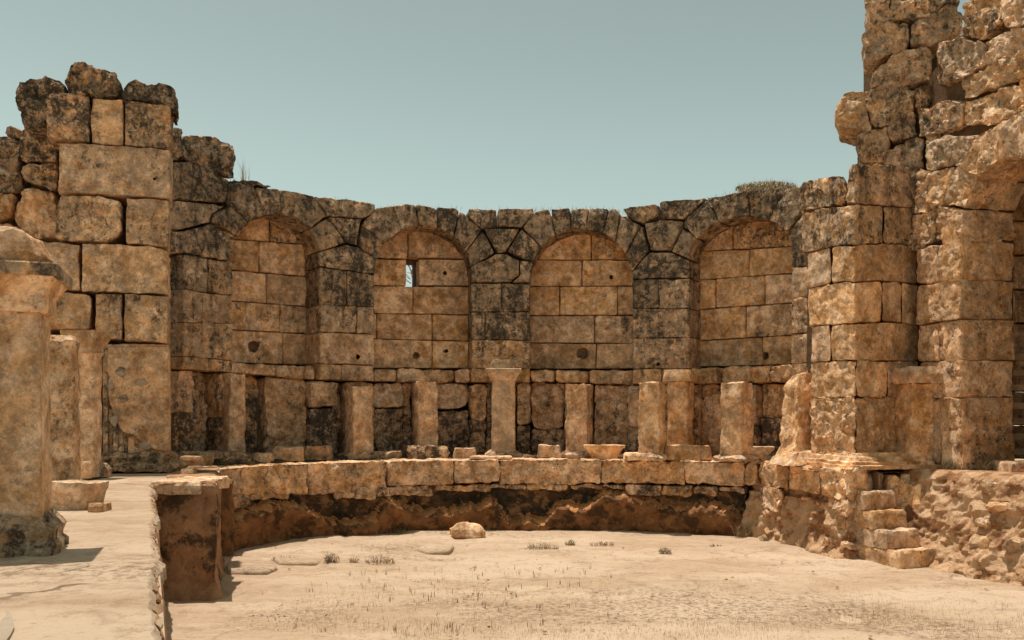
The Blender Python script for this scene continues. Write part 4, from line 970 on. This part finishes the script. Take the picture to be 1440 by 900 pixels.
# ================================================================== PLANTS
def blades(name, pts, mat, hgt, wid, lean=.35, parent=None, n_per=1):
    V = []; Fc = []
    for (x, y, z) in pts:
        for _ in range(n_per):
            a = random.uniform(0, math.tau); h = hgt * random.uniform(.5, 1.2); l = lean * h * random.uniform(.2, 1); b = random.uniform(0, math.tau)
            xx = x; yy = y
            k = len(V); dx, dy = math.cos(a) * wid, math.sin(a) * wid
            V += [(xx - dx, yy - dy, z), (xx + dx, yy + dy, z), (xx + math.cos(b) * l * .4 + dx * .7, yy + math.sin(b) * l * .4 + dy * .7, z + h * .6), (xx + math.cos(b) * l * .4 - dx * .7, yy + math.sin(b) * l * .4 - dy * .7, z + h * .6), (xx + math.cos(b) * l, yy + math.sin(b) * l, z + h)]
            Fc += [(k, k + 1, k + 2, k + 3), (k + 3, k + 2, k + 4)]
    return mesh_obj(name, V, Fc, mat, parent, smooth=False)
def in_pool(x, y): return x > .12 - .4265 * y and (y < 13.0) and x < 4.0 + max(0, (10.5 - y)) * .47
pts = []
while len(pts) < 6500:
    px = random.uniform(380, 1440); py = random.uniform(815, 905) ; 
    x, y = floor_pt(px, py)
    dens = max(0, nz3(x * .8, y * .5, 0, 1.2, 4) + .15) * (1.0 if 560 < px < 1250 else .35) * ((py - 800) / 90)
    if random.random() < dens * 1.4 and in_pool(x, y): pts.append((x, y, .02))
g = blades('dry_grass', pts, M_DRY, .034, .0010); g['kind'] = 'stuff'; g['label'] = 'sparse dry straw grass on the pool floor'; g['category'] = 'grass'
pts = []
for px, py, n, sp in [(760, 770, 1, 26), (520, 792, 1, 40), (465, 795, 1, 18), (400, 790, 1, 20), (935, 776, 1, 10), (1005, 768, 1, 8)]:
    pass
# small brown seed-stalk weeds dotted over the floor, single ones past counting
ws = []
for _ in range(150):
    px = random.gauss(640, 110); py = random.uniform(800, 895); x, y = floor_pt(px, py)
    if in_pool(x, y):
        for k in range(random.randint(1, 3)): ws.append((x + random.uniform(-.02, .02), y + random.uniform(-.02, .02), .01))
g = blades('seed_stalks', ws, M_WEED, .065, .0032, lean=.3); g['kind'] = 'stuff'; g['label'] = 'tiny brown seed stalks dotted over the pool floor'; g['category'] = 'weeds'
def bush(px, py, wpx, hpx, label, z=0, y=None, leaves=160, mats=(M_WEED, M_LEAF), name='low_weed', cat='weed', flower=0):
    if y is None: y = (E - z) * F / (py - HY)
    x = (px - 720) * y / F; wr = wpx * y / F / 2; h = hpx * y / F * .75
    t = thing(name, label, cat, (x, y, z), 'dry weeds')
    st_ = []; lf = []; fl = []
    for i in range(leaves):
        a = random.uniform(0, math.tau); r = wr * math.sqrt(random.random()); bx, by = x + r * math.cos(a), y + r * math.sin(a) * .6
        st_.append((bx, by, z - .005))
    blades('stems', st_, mats[0], h, .003, lean=.8, parent=t)['kind'] = 'stuff'
    V = []; Fc = []; V2 = []; F2 = []
    for i in range(leaves * 3):
        a = random.uniform(0, math.tau); r = wr * math.sqrt(random.random()) * 1.05; bx, by = x + r * math.cos(a), y + r * math.sin(a) * .6
        bz = z + h * random.random() * (1 - .5 * (r / wr) ** 2); s = random.uniform(.006, .014) * (1.7 if cat == 'shrub' else 1)
        d1 = Vector((random.gauss(0, 1), random.gauss(0, 1), random.gauss(0, 1))).normalized() * s; d2 = Vector((random.gauss(0, 1), random.gauss(0, 1), random.gauss(0, 1))).normalized() * s * .6
        tgt, tf = (V2, F2) if random.random() < flower else (V, Fc)
        k = len(tgt); c = Vector((bx, by, bz)); tgt += [c - d1, c + d2, c + d1, c - d2]; tf.append((k, k + 1, k + 2, k + 3))
    mesh_obj('leaves', V, Fc, mats[1], t, smooth=False)['kind'] = 'stuff'
    if V2: mesh_obj('flower_heads', V2, F2, M_FLOW, t, smooth=False)['kind'] = 'stuff'
    return t
bush(762, 776, 46, 18, 'widest dry grey-brown weed clump on the floor right of the boulder', leaves=120)
bush(802, 767, 14, 12, 'small grey weed right of the widest floor clump', leaves=40)
bush(847, 767, 34, 8, 'low brown weed strip along a floor crack', leaves=50, mats=(M_WEED, M_WEED))
bush(935, 779, 18, 14, 'bushy brown weed on the floor below the long beam stone', leaves=50)
bush(1006, 772, 18, 10, 'small pale weed near the right end of the curved wall', leaves=40)
bush(466, 794, 22, 24, 'pale feathery weed left of a row of brown stalks', leaves=70)
bush(399, 790, 34, 12, 'brown weed strip at the raised floor plate edge', leaves=70, mats=(M_WEED, M_WEED))
bush(535, 793, 42, 16, 'row of dark brown upright seed stalks on the floor', leaves=60, mats=(M_WEED, M_WEED))
bush(498, 792, 14, 14, 'dark stalk pair between the feathery weed and the stalk row', leaves=24, mats=(M_WEED, M_WEED))
bush(557, 750, 34, 12, 'grey-green flowering weed at the foot of the curved pool wall', leaves=90, flower=.3)
bush(603, 748, 8, 8, 'tiny pale weed at the wall foot left of the boulder', leaves=25, flower=.3)
bush(1047, 756, 26, 26, 'yellowish weed in the right corner of the curved pool wall', leaves=80, flower=.2)
bush(1075, 763, 14, 14, 'small green weed at the foot of the rubble pool wall', leaves=40)
bush(1340, 660, 40, 20, 'dark shaded shrub at the base of the right wall', z=PT, y=10.4, leaves=120, mats=(M_WEED, M_LEAF))
bush(1390, 660, 34, 24, 'round dark shrub beside the doorway sill', z=PT, y=10.2, leaves=160, mats=(M_WEED, M_LEAF))
# shrub on the wall top over the fourth niche
yT = SA.at(1075)[0].y + .15
bush(1078, 266, 84, 15, 'pale flowering dry shrub growing on top of the wall over the fourth niche', z=E + (HY - 268) * yT / F, y=yT, leaves=600, name='wall_shrub', cat='shrub', mats=(M_DRY, M_LEAF), flower=.6)
# grass along the wall top
pts = []
for _ in range(700):
    px = random.choice([random.uniform(330, 360), random.uniform(470, 760), random.uniform(740, 880), random.uniform(985, 1110)]); p, n = SA.at(px)
    q = p + n * random.uniform(.02, .4); z = E + (HY - interp(TOP, px)) * p.y / F - .03; pts.append((q.x, q.y, z))
g = blades('wall_top_grass', pts, M_DRY, .09, .0035, lean=.5); g['kind'] = 'stuff'; g['label'] = 'thin dry grass fringe along the curved wall top'; g['category'] = 'grass'
p, n = SA.at(338); t = thing('grass_tuft', 'tall dry grass tuft rising beside the dark top stones left', 'grass tuft', (p.x, p.y, 5.2))
blades('stems', [(p.x + random.uniform(-.06, .06), p.y + .2 + random.uniform(-.1, .1), E + (HY - 256) * p.y / F) for _ in range(26)], M_DRY, .42, .003, lean=.45, parent=t)['kind'] = 'stuff'
# twigs seen through the window slit
p, n = SB.at(580); y = p.y + 3.2; t = thing('bare_twigs', 'bare twigs seen through the narrow window slit', 'shrub', ((580 - 720) * y / F, y, 0))
V = []; Fc = []
def twig(a, b, r):
    d = (Vector(b) - Vector(a)).normalized(); s = d.cross(Vector((0, 1, .1))).normalized() * r; q = d.cross(s).normalized() * r; k = len(V)
    for c in (a, b):
        for e in (s, q, -s, -q): V.append(Vector(c) + e)
    for i in range(4): Fc.append((k + i, k + (i + 1) % 4, k + 4 + (i + 1) % 4, k + 4 + i))
xc = (580 - 720) * y / F; zc = E + (HY - 385) * y / F
twig((xc + .25, y, 0), (xc + .12, y, zc - .3), .03)
twig((xc + .12, y, zc - .3), (xc - .15, y, zc + .35), .012)
for _ in range(16):
    a = Vector((xc + random.uniform(-.12, .12), y + random.uniform(-.1, .1), zc + random.uniform(-.3, .3))); twig(a, a + Vector((random.uniform(-.18, .18), random.uniform(-.1, .1), random.uniform(0, .2))), .006)
mesh_obj('branches', V, Fc, M_WEED, t, smooth=False)
# dry roots and tufts on the soil ledge
pts = []
for px in [random.choice([random.uniform(645, 705), random.uniform(835, 870), random.uniform(545, 600), random.uniform(1000, 1035), random.uniform(385, 430), random.uniform(310, 335)]) for _ in range(500)]:
    p, n = SC.at(px); lz = ledge_z(p); q = p - n * random.uniform(-.08, .05); pts.append((q.x, q.y, lz - .01))
g = blades('ledge_grass', pts, M_DRY, .035, .0035, lean=1.2); g['kind'] = 'stuff'; g['label'] = 'dry orange tufts on the soil ledge of the curved pool wall'; g['category'] = 'grass'
# pebbles
V = []; Fc = []
for _ in range(5200):
    px = random.uniform(250, 1440); py = random.uniform(760, 900); x, y = floor_pt(px, py)
    if not in_pool(x, y): continue
    if nz3(x, y, 0, .9, 2) < random.uniform(-.3, .45): continue
    s = random.uniform(.004, .010) * (1 if random.random() < .93 else 2.1); k = len(V); z = .015
    r = [Vector((random.uniform(.6, 1.2) * s * math.cos(i * math.tau / 5), random.uniform(.6, 1.2) * s * math.sin(i * math.tau / 5), 0)) for i in range(5)]
    V += [Vector((x, y, z)) + q for q in r] + [Vector((x, y, z + s * .5)) + q * .55 for q in r]
    Fc += [(k + i, k + (i + 1) % 5, k + 5 + (i + 1) % 5, k + 5 + i) for i in range(5)] + [(k + 5, k + 6, k + 7, k + 8, k + 9)]
g = mesh_obj('pebbles', V, Fc, M_RUB, smooth=False); g['kind'] = 'stuff'; g['label'] = 'small stones scattered over the pool floor'; g['category'] = 'pebbles'
